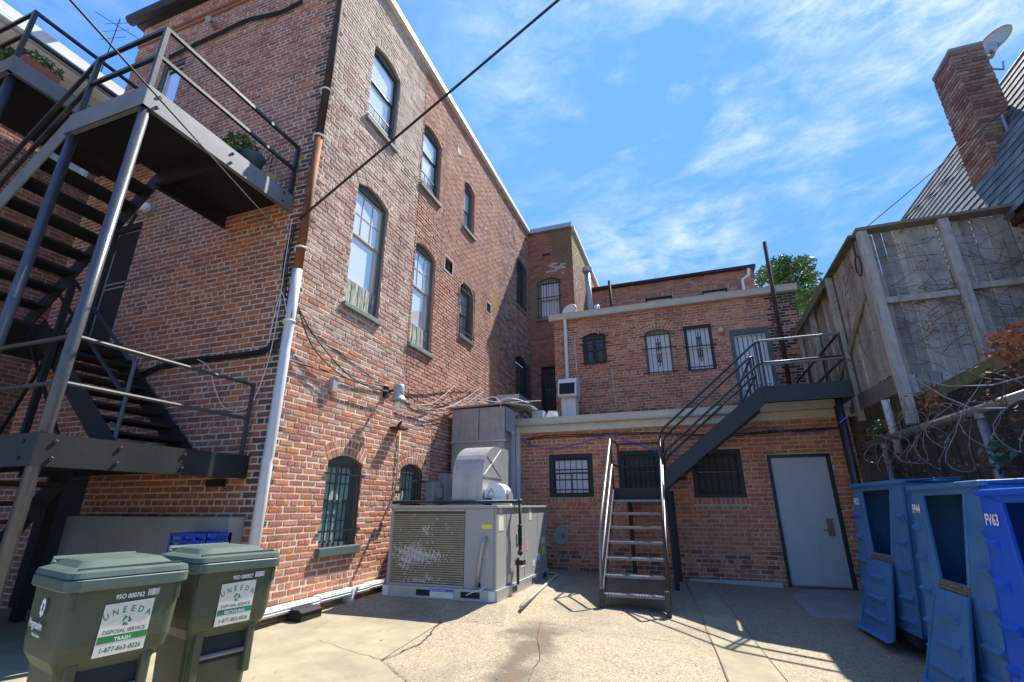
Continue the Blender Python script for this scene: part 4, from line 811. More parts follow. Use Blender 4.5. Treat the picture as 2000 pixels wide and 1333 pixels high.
hp_('cabinet','hvac',lambda m: (m.box((X0,Y0+.03,ZB+.13),(X1,Y1,-.02)), m.box((-2.83,Y0,ZB+.13),(X1,Y0+.03,-.02)), m.box((X0,Y0,ZB+.13),(X0+.045,Y0+.03,-.02)), m.box((X0+.045,Y0,-.06),(-2.83,Y0+.03,-.02)), m.box((X0+.045,Y0,ZB+.13),(-2.83,Y0+.03,ZB+.16))),bevel=.006)
hp_('lid','hvac',lambda m: m.box((X0-.025,Y0-.025,-.02),(X1+.025,Y1+.02,.012)),bevel=.006)
hp_('coil','coil',lambda m: m.box((X0+.045,Y0+.015,ZB+.16),(-2.83,Y0+.028,-.06)))
fm_ = MB(); fm_.box((X0+.047,Y0+.001,0),(-2.832,Y0+.014,.014)); f0 = None
for k in range(31):
    z = ZB+.172+k*.0275
    if f0 is None: f0 = fm_.build('fin','coil_fin',hv); f0.location.z = z-W[hv].z; MATS['coil']
    else: f = f0.copy(); COL.objects.link(f); f.location.z = z-W[hv].z
m = MB(); rg = random.Random(5)
blobs = [(-3.62,-.58,.17,.09,1.1),(-3.42,-.62,.2,.06,1.0),(-3.68,-.7,.07,.1,.8),(-3.5,-.9,.17,.016,.85),(-3.33,-.86,.05,.05,.5),(-3.25,-.6,.06,.03,.55),(-3.4,-.30,.05,.06,.35),(-3.1,-.25,.05,.03,.3)]
for k in range(62):
    z = ZB+.178+k*.0137; x = X0+.055
    while x < -2.84:
        pr_ = sum(b[4]*math.exp(-((x-b[0])/b[2])**2-((z-b[1])/b[3])**2) for b in blobs)*(.55+.45*math.sin(x*61+z*23)*math.sin(x*37-z*51))
        if rg.random() < pr_*1.5 or rg.random() < .004:
            h = rg.uniform(.008,.014); ln = rg.uniform(-.006,.006); wv = rg.uniform(.005,.009)
            m.add([V(x,Y0,z-h),V(x+wv,Y0-.003,z-h),V(x+wv+ln,Y0-.006,z+h),V(x+ln,Y0-.002,z+h)],[(0,1,2,3)])
        x += .0068
bf = m.build('bent_fins','coil_bent',hv); bf['kind'] = 'stuff'
for x in (-2.83,-2.42): hp_('panel_seam','steel_flat',lambda m: m.box((x-.002,Y0-.002,ZB+.14),(x+.002,Y0,-.03)))
for y in (6.5,7.25,7.95): hp_('panel_seam','steel_flat',lambda m: m.box((X1,y-.002,ZB+.14),(X1+.002,y+.002,-.03)))
hp_('hose','galv',lambda m: m.tube([(-2.52,Y0-.005,-.38),(-2.53,Y0-.06,-.4),(-2.56,Y0-.065,-.5),(-2.6,Y0-.05,-.72),(-2.64,Y0-.02,-.95)],.022,8),True)
hp_('drain_tube','cable_white',lambda m: m.tube([(-2.52,Y0-.005,-.93),(-2.56,Y0-.05,-.97),(-2.68,Y0-.06,-1.0),(-2.76,Y0-.05,-1.04)],.008,6)); hp_('grommet','rubber',lambda m: m.lathe((-2.62,Y0-.001,-.925),[(.03,0),(.03,.006),(0,.006)],10,V(0,-1,0)))
hp_('knockout','hvac_rail',lambda m: m.box((-2.58,Y0-.004,-.62),(-2.5,Y0,-.48)))
for (x0,x1,z0,z1,mm) in ((-2.59,-2.45,-.27,-.22,'ink_yellow'),(-3.28,-2.95,ZB+.015,ZB+.115,'label_white'),(-3.28,-2.95,ZB+.085,ZB+.115,'ink_blue')): hp_('sticker',mm,lambda m: m.box((x0,Y0-(.033 if z1<-.9 else .0)-(.003 if mm=='label_white' else .0045),z0),(x1,Y0-(.033 if z1<-.9 else 0),z1)))
text_mesh('NOTICE - AVISO',.028,V(-3.27,Y0-.0385,ZB+.09),V(1,0,0),Z,V(0,-1,0),'lettering','ink_white',hv)
for (y0,y1,z0,z1,mm) in ((6.2,6.38,-.3,-.12,'label_white'),(6.25,6.32,-.08,-.02,'label_white'),(6.95,7.1,-.32,-.1,'label_white'),(7.5,7.62,-.2,-.03,'label_white'),(7.35,7.45,-.62,-.5,'ink_pink'),(8.2,8.32,-.75,-.62,'ink_yellow'),(8.18,8.34,-.58,-.48,'label_white'),(6.55,6.65,-.95,-.85,'label_white'),(7.1,7.25,-.82,-.74,'label_white'),(7.9,8.05,-.8,-.7,'label_white'),(7.65,7.75,-.86,-.78,'label_white')): hp_('sticker',mm,lambda m: m.box((X1,y0,z0),(X1+.003,y1,z1)))
hp_('access_box','hvac',lambda m: m.box((X1,6.9,-.5),(X1+.012,7.1,-.36)),bevel=.003)
# gas pipe over the unit
gp = root('gas_pipe','black iron gas pipe crossing over the air conditioner and dropping down its side','pipe',(-2.3,7.4,-1.1))
m = MB(); m.tube([(-4.48,7.0,.22),(-4.36,7.0,.22),(-4.36,6.98,.07),(-4.36,6.8,.065)],.022,8); m.tube([(-4.36,6.8,.065),(-2.3,6.8,.065)],.024,8); m.tube([(-2.3,6.8,.07),(-2.3,6.8,-.62)],.024,8); m.build('pipe','black_pipe',gp,True)
m = MB(); m.sphere((-2.3,6.8,.065),.04); m.sphere((-4.36,6.8,.065),.036); m.sphere((-2.3,6.8,-.6),.038); m.build('elbow','black_pipe',gp,True)
m = MB(); m.tube([(-2.3,6.8,-.62),(-2.3,6.7,-.66),(-2.3,6.7,-.98)],.02,8); m.box((-2.35,6.73,-.75),(-2.24,6.86,-.69)); m.build('regulator','black_pipe',gp)
m = MB(); 
for k in range(12): m.lathe((-2.3,6.8,-.5+k*.022),[(.026,0),(.036,.011),(.026,.022)],10)
m.build('flex_coupling','steel_flat',gp)
# elbow duct on the unit
el = root('duct_elbow','galvanised sheet metal elbow duct curving off the top of the air conditioner','duct',(-3.2,7.4,.012))
prof = [(6.92,.012),(6.92,.46)]+[(7.55-.63*math.cos(t),.46+.47*math.sin(t)) for t in [i*math.pi/2/9 for i in range(1,10)]]+[(8.05,.93),(8.05,.35),(7.75,.35),(7.75,.012)]
m = MB(); m.prism([V(-3.43,y,z) for y,z in prof],V(.5,0,0)); m.build('duct','galv',el)
m = MB(); m.box((-3.44,6.908,.43),(-2.92,6.92,.455)); m.box((-2.93,6.92,.43),(-2.918,7.75,.455)); m.box((-3.445,6.9,.012),(-2.915,6.918,.035)); m.build('seam','galv',el)
m = MB(); m.tube([(-2.925,6.98,.46),(-2.925,7.7,.9)],.006,5); m.tube([(-2.925,7.7,.46),(-2.925,7.1,.75)],.006,5); m.build('cross_brake','galv',el)
bw = root('exhaust_blower','white rounded exhaust blower housing beside the elbow duct','blower',(-2.75,7.2,.012))
m = MB(); pr = [(-2.92,.012),(-2.92,.24)]+[(-2.75-.17*math.cos(t),.16+.17*math.sin(t)) for t in [math.pi/6+i*math.pi*.9/9 for i in range(10)]]+[(-2.58,.012)]; m.prism([V(x,6.98,z) for x,z in pr],V(0,.28,0)); m.build('housing','white_metal',bw)
m = MB(); m.box((-2.9,6.965,.02),(-2.8,6.978,.12)); m.build('outlet','bin_dark',bw); m = MB(); m.lathe((-2.66,7.12,.13),[(.13,0),(.13,.09),(.1,.11),(0,.11)],16,V(1,0,0)); m.build('motor_cap','galv',bw)
m = MB()
for a,b in (((-2.86,.19),(-2.81,.26)),((-2.81,.26),(-2.77,.2)),((-2.85,.21),(-2.78,.22)),((-2.88,.14),(-2.86,.18)),((-2.86,.18),(-2.85,.13)),((-2.84,.14),(-2.8,.15)),((-2.79,.13),(-2.76,.17))): m.bar(V(a[0],6.977,a[1]),V(b[0],6.977,b[1]),.004,.009,up=V(0,1,0))
m.build('graffiti_mark','cable_black',bw)
# tall duct shaft
dc = root('duct_shaft','tall weathered sheet metal duct shaft between the long wall and the annex','duct',(-3.8,9.2,-1.1))
m = MB(); m.box((-4.38,8.72,1.2),(-3.8,9.12,1.86)); m.build('panel','galv_weather',dc,bevel=.006); m = MB(); m.box((-3.785,8.72,1.2),(-3.25,9.12,1.86)); m.build('panel','galv_weather',dc,bevel=.006)
m = MB(); m.box((-4.37,8.74,-1.12),(-3.26,9.1,1.19)); m.build('shaft','galv_weather',dc); m = MB(); m.box((-4.4,8.7,1.185),(-3.23,8.735,1.215)); m.build('seam','galv',dc)
m = MB(); m.prism([V(-4.45,8.65,1.87),V(-3.2,8.65,1.9),V(-2.95,9.5,1.98),V(-2.95,9.95,1.98),V(-4.4,9.9,1.95)],V(0,0,.03)); m.build('rain_cap','galv_weather',dc)
m = MB(); m.prism([V(-3.24,8.75,1.86),V(-3.16,8.95,1.8),V(-3.16,9.1,1.78),V(-3.24,9.1,1.86)],V(0,0,-.45)); m.build('side_flap','galv',dc)
m = MB(); m.box((-3.0,9.7,1.76),(-2.75,9.95,1.92)); m.prism([V(-2.72,9.75,1.76),V(-2.45,9.75,1.76),V(-2.5,9.95,1.93),V(-2.7,9.95,1.95)],V(0,.2,0)); m.build('flashing_scrap','galv',dc)
for (y0,y1,z0,z1,lab) in ((7.98,8.26,.0,.42,'small grey electrical box on the long wall by the second arched window'),(8.42,8.72,-.15,.6,'taller grey electrical cabinet on the long wall next to the elbow duct')):
    eb = root('electrical_box',lab,'electrical box',(-4.45,(y0+y1)/2,z0)); m = MB(); m.box((-4.49,y0,z0),(-4.33,y1,z1)); m.build('case','hvac_rail',eb,bevel=.008); m = MB(); m.box((-4.33,y0+.15,z0+.15),(-4.27,y1-.04,z0+.32)); m.build('switch','hvac',eb,bevel=.004)
vh = root('vent_hood','white square vent duct with a hooded mouth on the annex roof','vent',(-2.56,11.5,1.62))
m = MB(); m.box((-2.74,11.3,1.62),(-2.38,11.65,2.6)); m.build('duct','white_metal',vh,bevel=.006)
m = MB(); pr = [(11.65,2.6),(11.65,2.98),(11.5,3.02),(11.3,2.98),(11.22,2.88),(11.17,2.55),(11.2,2.5)]; m.prism([V(-2.79,y,z) for y,z in pr],V(.46,0,0)); m.build('hood','white_metal',vh,bevel=.006); m = MB(); m.add([V(-2.75,11.204,2.85),V(-2.37,11.204,2.85),V(-2.37,11.165,2.57),V(-2.75,11.165,2.57)],[(0,1,2,3)]); m.build('mouth','bin_dark',vh)
def pipe(name,lab,pts,r,mat,cat='pipe',cap=None):
    t_ = root(name,lab,cat,pts[0]); m = MB(); m.tube(pts,r,10); m.build('tube',mat,t_,True)
    if cap: m = MB(); m.lathe(pts[-1],[(r*1.1,-.1),(r*1.7,-.08),(r*1.7,.06),(0,.1)],12); m.build('cap',mat,t_)
    return t_
pipe('flue_pipe','galvanised flue pipe with round cap in front of the brick wing',[(-2.26,13.5,4.9),(-2.29,13.5,7.0)],.09,'galv',cap=1)
pipe('vent_pipe','short white plastic vent pipe beside the galvanised flue',[(-2.05,13.5,4.9),(-2.06,13.5,5.75)],.08,'white_pipe',cap=None)
pipe('stack_pipe','thin dark vent stack standing on the brick house roof',[(-1.68,14,4.95),(-1.7,14,6.75)],.045,'rust_dark')
pipe('tall_pole','tall thin rusty pole leaning at the right corner of the brick house',[(2.36,12.08,1.85),(2.41,11.98,6.2)],.045,'rust_dark','pole')
sd = root('satellite_dish','small white satellite dish on the brick house gutter','satellite dish',(-2.62,12.4,4.96))
def dish(par, c, n, r, mf, mr, rim=True):
    n = Vector(n).normalized(); m = MB(); m.lathe(c,[(0,0),(r*.5,.03*r*4*.4),(r*.85,.11*r*2),(r,.16*r*2)],24,n); m.build('reflector',mf,par,True)
    if rim:
        a = n.orthogonal().normalized(); b = n.cross(a); m = MB(); m.tube([Vector(c)+n*.32*r+(a*math.cos(t)+b*math.sin(t))*r for t in [i*2*math.pi/24 for i in range(25)]],.014,6,cap=False); m.build('rim',mr,par,True)
dish(sd,V(-2.62,12.3,5.14),(-.25,-.9,.25),.22,'white_metal','white_metal'); m = MB(); m.tube([(-2.62,12.32,5.14),(-2.6,12.45,4.97)],.015,6); m.build('mast','galv',sd)
# ------------------------------------------------------------------ lamps
wl_ = root('barn_lamp','metal barn lamp with bare bulb sticking out from the long wall','lamp',(-4.5,6.5,1.78))
m = MB(); m.tube([(-4.49,6.5,1.75),(-4.3,6.48,1.77),(-4.22,6.46,1.8)],.022,8); m.box((-4.5,6.45,1.66),(-4.46,6.56,1.84)); m.build('arm','steel_flat',wl_)
m = MB(); m.lathe((-4.2,6.45,1.66),[(.085,0),(.09,.16),(.075,.18),(0,.18)],14); m.build('housing','galv',wl_,True); m = MB(); m.lathe((-4.2,6.45,1.58),[(.125,0),(.118,.03),(.085,.08)],18); m.build('shade','hvac_rail',wl_); m = MB(); m.lathe((-4.2,6.45,1.84),[(.03,0),(.025,.03),(0,.03)],8); m.build('photocell','globe_yellow',wl_); m = MB(); m.sphere((-4.2,6.45,1.53),.055,10,8,(1,1,1.2)); m.build('bulb','globe',wl_,True)
jb = root('junction_box','small grey junction box on the long wall left of the barn lamp','junction box',(-4.46,5.22,1.5)); m = MB(); m.box((-4.49,5.18,1.48),(-4.42,5.28,1.68)); m.build('case','hvac',jb,bevel=.005)
fl_ = root('flood_bracket','rusty empty floodlight bracket under the barn lamp','bracket',(-4.45,6.85,1.2)); m = MB(); m.box((-4.5,6.72,1.2),(-4.3,6.98,1.23)); m.tube([(-4.48,6.9,1.24),(-4.38,6.88,1.34)],.02,6); m.build('plate','rust_dark',fl_)
pipe('wall_conduit','tan vertical conduit running down the long wall to the gas pipe',[(-4.475,7.0,1.18),(-4.475,6.98,.22)],.013,'pvc','conduit')
def globe(lab,c,n,mat,r=.075):
    gl = root('globe_lamp',lab,'lamp',c); n = Vector(n); m = MB(); m.obox(Vector(c)+n*.01,n.cross(Z),Z,n,.07,.09,.012); m.build('backplate','galv_weather',gl); m = MB(); m.sphere(Vector(c)+n*.1,r,14,10); m.build('globe',mat,gl,True); m = MB(); m.lathe(Vector(c)+n*.02,[(.035,0),(.035,.03),(.03,.04)],10,n); m.build('neck','steel_flat',gl)
globe('white globe lamp beside the screen door under the fire escape',(-7.66,4.29,4.5),(0,-1,0),'globe',.085); globe('yellowed globe lamp between the brick house door and its window',(1.13,12.19,4.06),(0,-1,0),'globe_yellow',.075)
sc_ = root('floodlight','small grey floodlight head high on the rear wall under the eave','floodlight',(-7.3,4.29,8.35)); m = MB(); m.box((-7.34,4.2,8.33),(-7.26,4.29,8.42)); m.lathe((-7.3,4.2,8.38),[(.02,0),(.06,.1),(0,.1)],10,V(.3,-.9,-.3).normalized()); m.build('head','galv_weather',sc_)
# ------------------------------------------------------------------ rubbish carts
def loft(m, secs, n=5):
    b = len(m.v); k = 4*(n+1)
    for (z,cx,hx,hy,r) in secs:
        for q,(sx,sy) in enumerate(((1,1),(-1,1),(-1,-1),(1,-1))):
            for i in range(n+1):
                t = math.pi/2*(q+i/n); m.v.append((cx+sx*(hx-r)+r*math.cos(t), sy*(hy-r)+r*math.sin(t), z))
    for s_ in range(len(secs)-1):
        for i in range(k): m.f.append((b+s_*k+i,b+s_*k+(i+1)%k,b+(s_+1)*k+(i+1)%k,b+(s_+1)*k+i)); m.c.append(None)
    m.f.append(tuple(b+i for i in range(k))[::-1]); m.f.append(tuple(b+(len(secs)-1)*k+i for i in range(k))); m.c += [None,None]
def cart(F, ang, zb, lab, sub, num, kind, inkc, logo, phone):
    c,s_ = math.cos(ang),math.sin(ang); ax = V(c,s_,0); ay = V(-s_,c,0); O = Vector((F[0],F[1],zb))
    rt = root('wheeled_cart',lab,'rubbish bin',O,'wheeled green carts under the fire escape')
    T = lambda p: O+ax*(p[0]*.8)+ay*(p[1]*.88)+Z*(p[2]*1.05)
    def put(m, name, mat, par=rt, sm=False, bv=0):
        m.v = [tuple(T(p)) for p in m.v]; return m.build(name, mat, par, sm, bevel=bv)
    m = MB(); loft(m,[(.02,-.31,.2,.185,.05),(.5,-.31,.235,.205,.05),(.56,-.31,.245,.21,.05),(.61,-.305,.285,.243,.05),(.66,-.3,.295,.25,.05),(.90,-.3,.305,.262,.05)]); body = put(m,'body','cart',sm=False)
    m = MB(); loft(m,[(.872,-.3,.322,.276,.06),(.878,-.3,.328,.282,.06),(.915,-.3,.328,.282,.06),(.922,-.3,.318,.272,.06)]); put(m,'rim','cart_lid')
    m = MB(); loft(m,[(.924,-.3,.325,.28,.06),(.945,-.3,.318,.274,.06),(.952,-.31,.29,.25,.06),(.958,-.33,.25,.22,.06),(.982,-.35,.2,.185,.06),(.986,-.36,.16,.15,.05)]); lid = put(m,'lid','cart_lid')
    m = MB(); m.tube([(-.04,y,.955+.002*math.sin(3*y)) for y in np.linspace(-.235,.235,12)],.007,5); put(m,'lid_gap','rubber',lid)
    m = MB(); m.tube([(-.62,-.2,.95),(-.65,-.2,.97),(-.65,.2,.97),(-.62,.2,.95)],.016,8); put(m,'handle','cart_lid')
    for y in (-.21,.21): m = MB(); m.lathe((-.52,y-.03,.12),[(0,0),(.12,0),(.12,.06),(0,.06)],18,V(0,1,0)); put(m,'wheel','rubber')
    m = MB(); m.box((-.085,-.13,.44),(-.063,.13,.56)); put(m,'pocket','bin_dark',body); m = MB(); m.tube([(-.055,-.14,.47),(-.055,.14,.47)],.012,8); put(m,'lift_bar','steel_bare',body)
    for y in (-.16,.16): m = MB(); m.prism([(-.1,y-.025,.36),(-.03,y-.025,.36),(-.03,y-.025,.6),(-.1,y-.025,.6)],V(0,.05,0)); put(m,'lug','cart',body,bv=.01)
    for y in (-.235,.235): m = MB(); m.box((-.02,y-.012,.8),(.008,y+.012,.87)); put(m,'rib','cart',body,bv=.004)
    # sticker on the front face, slightly tilted back
    n = (ax*.999-Z*.04).normalized(); up = (Z+ax*.042).normalized(); fx = lambda z: .0+(z-.66)*.042-.004
    y0 = .005 if kind == 'TRASH' else .0; zs = .61
    def Q(y,z,o=.004): return T((fx(z)+o,y,z))
    m = MB(); m.prism([Q(y0-.105,zs),Q(y0+.115,zs+.004),Q(y0+.12,zs+.205),Q(y0-.1,zs+.2)],n*.002); sk = m.build('sticker','label_white',rt)
    m = MB(); m.prism([Q(y0-.1,zs+.05,.0062),Q(y0+.115,zs+.052,.0062),Q(y0+.116,zs+.078,.0062),Q(y0-.099,zs+.077,.0062)],n*.0008); m.build('stripe',inkc,sk)
    cy = y0+.008
    for i,ch in enumerate('UNEEDA'):
        t = (i-2.5); p = Q(cy+t*.036,zs+.162-.0035*t*t,.0068); a_ = -t*.13; text_mesh(ch,.037,p,ay*math.cos(a_)+up*math.sin(a_),up*math.cos(a_)-ay*math.sin(a_),n,'letter','ink_green',sk,'CENTER',.0008,.85,0)
    text_mesh('DISPOSAL SERVICE',.0215,Q(cy,zs+.084,.0068),ay,up,n,'lettering','ink_dark',sk,'CENTER',.0004,.92,0); text_mesh(kind,.021,Q(cy,zs+.054,.0075),ay,up,n,'lettering','ink_white',sk,'CENTER',.0004,1,0); text_mesh(phone,.0275,Q(cy,zs+.015,.0068),ay,up,n,'lettering','ink_dark',sk,'CENTER',.0004,.9,0)
    for k in range(3):                                        # recycling arrows
        t = k*2.0944+.5; m = MB(); pc = lambda a,r: Q(cy+r*math.sin(a),zs+.128+r*math.cos(a),.0068); m.add([pc(t,.021),pc(t+1.1,.021),pc(t+1.1,.026),pc(t+1.75,.015),pc(t+1.1,.006),pc(t+1.1,.011),pc(t,.011)],[(0,1,2,3,4,5,6)]); m.build('recycling_arrow','ink_green',sk)
    text_mesh(num,.028,Q(-.06+(.0 if kind=='TRASH' else .02),.828),ay,up,n,'lettering','ink_white',rt,'LEFT',.0006,.8,.004)
    m = MB(); y = .085+(.0 if kind=='TRASH' else .02)
    rb = random.Random(len(num)+ord(num[-1]))
    for k in range(16): wv = rb.choice([.0015,.003]); m.add([Q(y,.828,.008),Q(y+wv,.828,.008),Q(y+wv,.855,.008),Q(y,.855,.008)],[(0,1,2,3)]); y += wv+rb.choice([.001,.002])
    m.build('barcode','ink_white',rt)
    if logo:
        nx = -ay; tx = ax; P0 = T((-.36,-.266,.72)); o_ = lambda x,z: P0+tx*x+Z*z+nx*.006
        for k in range(8): t = k*math.pi/4; m = MB(); m.lathe(o_(.055+.02*math.sin(t),.085+.028*math.cos(t)),[(.011,0),(0,.0005)],8,nx); m.build('logo_petal','ink_white',rt)
        text_mesh('Progressive',.046,o_(-.075,.0),tx,Z,nx,'lettering','ink_white',rt,'LEFT',.0012,.85,0); text_mesh('Waste Solutions',.018,o_(.0,-.03),tx,Z,nx,'lettering','ink_white',rt,'LEFT',.0005,.95,0)
    return rt
A_ = math.radians(-14.5)
cart((-2.53,1.765),A_,g(-2.5,1.8),'green wheeled cart marked TRASH, nearest the camera','',"95O 000762",'TRASH','ink_green',True,'1-877-863-0026')
cart((-2.5,2.345),A_,g(-2.5,2.4),'green wheeled cart marked RECYCLING, behind the TRASH cart','',"95O 000927",'RECYCLING','ink_teal',False,'1-877-863-0026')
# blue milk crates
blk = root('footing_block','rough concrete block under the stack of blue crates','block',(-4.85,3.9,-1.25)); m = MB(); m.box((-5.2,3.72,g(-4.9,3.9)-.01),(-4.5,4.08,-1.09)); m.build('block','concrete',blk,bevel=.01)
for k in range(3):
    ck = root('milk_crate',['blue plastic milk crate at the bottom of the stack behind the carts','blue plastic milk crate in the middle of the stack behind the carts','blue plastic milk crate on top of the stack behind the carts'][k],'crate',(-4.83,3.9,-1.09+k*.281),'stacked blue crates')
    z0 = -1.09+k*.281; x0,x1,y0,y1 = -5.03,-4.56,3.8,4.08
    m = MB(); m.box((x0,y0,z0),(x1,y1,z0+.012)); m.build('floor','crate_blue',ck)
    for (a,b) in (((x0,y0),(x1,y0)),((x0,y1),(x1,y1)),((x0,y0),(x0,y1)),((x1,y0),(x1,y1))):
        m = MB(); 
        for zz,h in ((.03,.06),(.13,.03),(.20,.025),(.262,.034)): m.bar(V(*a,z0+zz),V(*b,z0+zz),.014,h)
        L_ = (Vector(b)-Vector(a)).length; n = max(2,round(L_/.14))
        for i in range(n+1): p = Vector(a).lerp(Vector(b),i/n); m.bar(V(p.x,p.y,z0),V(p.x,p.y,z0+.279),.016,.03)
        for i in range(n):
            p = Vector(a).lerp(Vector(b),(i+.06)/n); q = Vector(a).lerp(Vector(b),(i+.94)/n); m.bar(V(p.x,p.y,z0+.06),V(q.x,q.y,z0+.2),.006,.008); m.bar(V(p.x,p.y,z0+.2),V(q.x,q.y,z0+.06),.006,.008)
        m.build('side','crate_blue',ck)
bx_ = root('bait_box','black rodent bait box on the ground at the foot of the long wall','bait box',(-4.28,5.02,g(-4.3,5))); m = MB(); zz = g(-4.3,5); m.prism([V(-4.4,4.86,zz),V(-4.18,4.84,zz),V(-4.18,4.84,zz+.09),V(-4.22,4.84,zz+.12),V(-4.37,4.86,zz+.12),V(-4.4,4.86,zz+.09)],V(.0,.34,0)); m.build('box','rubber',bx_,bevel=.01); m = MB(); m.box((-4.41,4.85,zz+.085),(-4.17,5.19,zz+.095)); m.build('lid_seam','steel_flat',bx_)
pv = root('pvc_pipe','loose cream plastic pipe lying on the ground right of the air conditioner','pipe',(-2.3,7.5,g(-2.3,7.5))); m = MB(); m.tube([V(-2.6,8.72,-1.08),V(-2.36,8.74,-1.08),V(-2.26,8.6,-1.08),V(-2.06,6.1,-1.135)],.022,8); m.build('pipe','pvc',pv,True)
# ------------------------------------------------------------------ blue bulk bins
def bin_(F, rot, L_, zb, zt, mat, code, lab, full=False):
    c,s_ = math.cos(rot),math.sin(rot); along = V(s_,-c,0); out = V(-c,-s_,0)     # along = far -> near, out = towards the yard
    rt = root('bulk_bin',lab,'bulk bin',(F[0]-out.x*.4+along.x*L_/2,F[1]+along.y*L_/2,g(F[0],F[1]-L_/2)),'blue bulk bins along the fence'); H = zt-zb; LE = .17
    def P(s,v,d=0): return V(F[0],F[1],zb)+along*(s*L_)+Z*(v*H)-out*(LE*v)+out*d
    def pl(m, pts, t=.03): m.prism([P(s,v,0) for s,v in pts],-out*t)
    m = MB(); pl(m,[(0,0),(0,1),(.2,.95),(.31,.48),(.31,0)]); pl(m,[(.69,0),(.69,.48),(.8,.95),(1,1),(1,0)]); pl(m,[(.0,1.0),(1,1.0),(.8,.95),(.2,.95)]); pl(m,[(.31,0),(.31,.48),(.69,.48),(.69,0)])
    m.build('front',mat,rt,bevel=.008)
    m = MB(); dp = .72
    for s in (0,1):
        m.prism([P(s,0),P(s,1),P(s,1)-out*(dp-LE),P(s,0)-out*dp],along*(.03 if s==0 else -.03))
    m.prism([P(0,0)-out*dp,P(1,0)-out*dp,P(1,1)-out*(dp-LE),P(0,1)-out*(dp-LE)],out*.03); m.prism([P(0,0),P(1,0),P(1,0)-out*dp,P(0,0)-out*dp],Z*.03); m.build('shell',mat,rt)
    m = MB(); m.prism([P(.03,.04)-out*(dp-.05),P(.97,.04)-out*(dp-.05),P(.97,.97)-out*(dp-LE-.05),P(.03,.97)-out*(dp-LE-.05)],out*.01); m.build('inner_wall','bin_dark',rt); m = MB(); m.prism([P(.0,1.0,-.03),P(1,1.0,-.03),P(1,1.0)-out*(dp-LE),P(0,1.0)-out*(dp-LE)],-Z*.02); m.build('top',mat,rt)  # inner wall near black: shade inside the blue bin put into its colour
    m = MB(); m.prism([P(-.01,.985,.03),P(1.01,.985,.03),P(1.01,1.015,.03),P(-.01,1.015,.03)],-out*.07); m.prism([P(-.01,1.0,.0),P(.02,1.0,.0),P(.02,1.015,.0)-out*(dp-LE),P(-.01,1.015,.0)-out*(dp-LE)],Z*.02); m.prism([P(.98,1.0,.0),P(1.01,1.0,.0),P(1.01,1.015,.0)-out*(dp-LE),P(.98,1.015,.0)-out*(dp-LE)],Z*.02); m.prism([P(-.01,1.0)-out*(dp-LE-.05),P(1.01,1.0)-out*(dp-LE-.05),P(1.01,1.0)-out*(dp-LE),P(-.01,1.0)-out*(dp-LE)],Z*.03); m.build('top_rim',mat,rt,bevel=.01)
    for k,(v0) in enumerate((.78,.6,.42,.24,.1)):
        for (s0,s1) in ((.035,.035+.09+.035*k),(.965-.09-.035*k,.965)):
            s1 = min(s1,.29) if s0<.5 else s1; s0 = max(s0,.71) if s0>.5 else s0
            m = MB(); m.add([P(s0,v0,.001),P(s1,v0,.001),P(s1,v0-.018,.04),P(s0,v0-.018,.04),P(s0,v0-.05,.001),P(s1,v0-.05,.001)],[(0,3,2,1),(3,4,5,2),(0,4,3),(1,2,5)]); m.build('rib',mat,rt)
    for s0,s1,t0,t1 in ((.2,.175,.95,.95),): pass
    for q_ in ([(.19,.955),(.215,.955),(.325,.475),(.295,.475)],[(.785,.955),(.81,.955),(.705,.475),(.675,.475)]): m = MB(); m.prism([P(a_,b_,.012) for a_,b_ in q_],-out*.03); m.build('opening_lip',mat,rt,bevel=.006)
    m = MB(); m.prism([P(.31,.41,.012),P(.69,.41,.012),P(.69,.475,.012),P(.31,.475,.012)],-out*.01); hn = m.build('hinge','brass',rt); m = MB(); m.tube([P(.31,.442,.022),P(.69,.442,.022)],.009,6); m.build('hinge_pin','steel_bare',hn)
    for k in range(7):
        for v in (.425,.46): m = MB(); m.lathe(P(.335+k*.055,v,.022),[(.008,0),(.006,.005),(0,.006)],6,out); m.build('rivet','steel_bare',hn)
    def Fp(s,v,d=0): t = (.43-v)/.5; return P(s,v,.035+.11*t+d)          # fold-down gate hanging outwards
    m = MB(); m.prism([Fp(.3,.43),Fp(.7,.43),Fp(.79,-.06),Fp(.21,-.06)],-out*.03); m.prism([Fp(.2,-.06),Fp(.8,-.06),Fp(.8,-.075,.06),Fp(.2,-.075,.06)],-out*.03); gt = m.build('gate',mat,rt,bevel=.01)
    for v0 in (.33,.19,.06): w_ = .12+.05*(.33-v0)/.2; m = MB(); m.add([Fp(.5-w_,v0,.001),Fp(.5+w_,v0,.001),Fp(.5+w_,v0-.018,.04),Fp(.5-w_,v0-.018,.04),Fp(.5-w_,v0-.055,.001),Fp(.5+w_,v0-.055,.001)],[(0,3,2,1),(3,4,5,2),(0,4,3),(1,2,5)]); m.build('gate_rib',mat,gt)
    for sx in (.295,.705):
        e = -.1 if sx<.5 else .1; m = MB(); m.prism([Fp(sx,.43,.012),Fp(sx+.02,.43,.012),Fp(sx+.02+e*.9,-.06,.012),Fp(sx+e*.9,-.06,.012)],-out*.012); m.build('gate_edge',mat,gt)
    text_mesh(code,.11,P(.03,.845,.003),along,(Z-out*.1).normalized(),out,'lettering','ink_white',rt,'LEFT',.003,.75,.004)
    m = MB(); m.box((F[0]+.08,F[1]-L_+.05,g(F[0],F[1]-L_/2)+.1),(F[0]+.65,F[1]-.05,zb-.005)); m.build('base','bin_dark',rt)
    for s in (.1,.9):
        for d in (.1,.6): q = P(s,0)-out*d; zz = g(q.x,q.y); m = MB(); m.lathe((q.x-.03,q.y,zz+.06),[(0,0),(.06,0),(.06,.05),(0,.05)],12,V(1,0,0)); m.build('caster','rubber',rt)
    return P,out,along
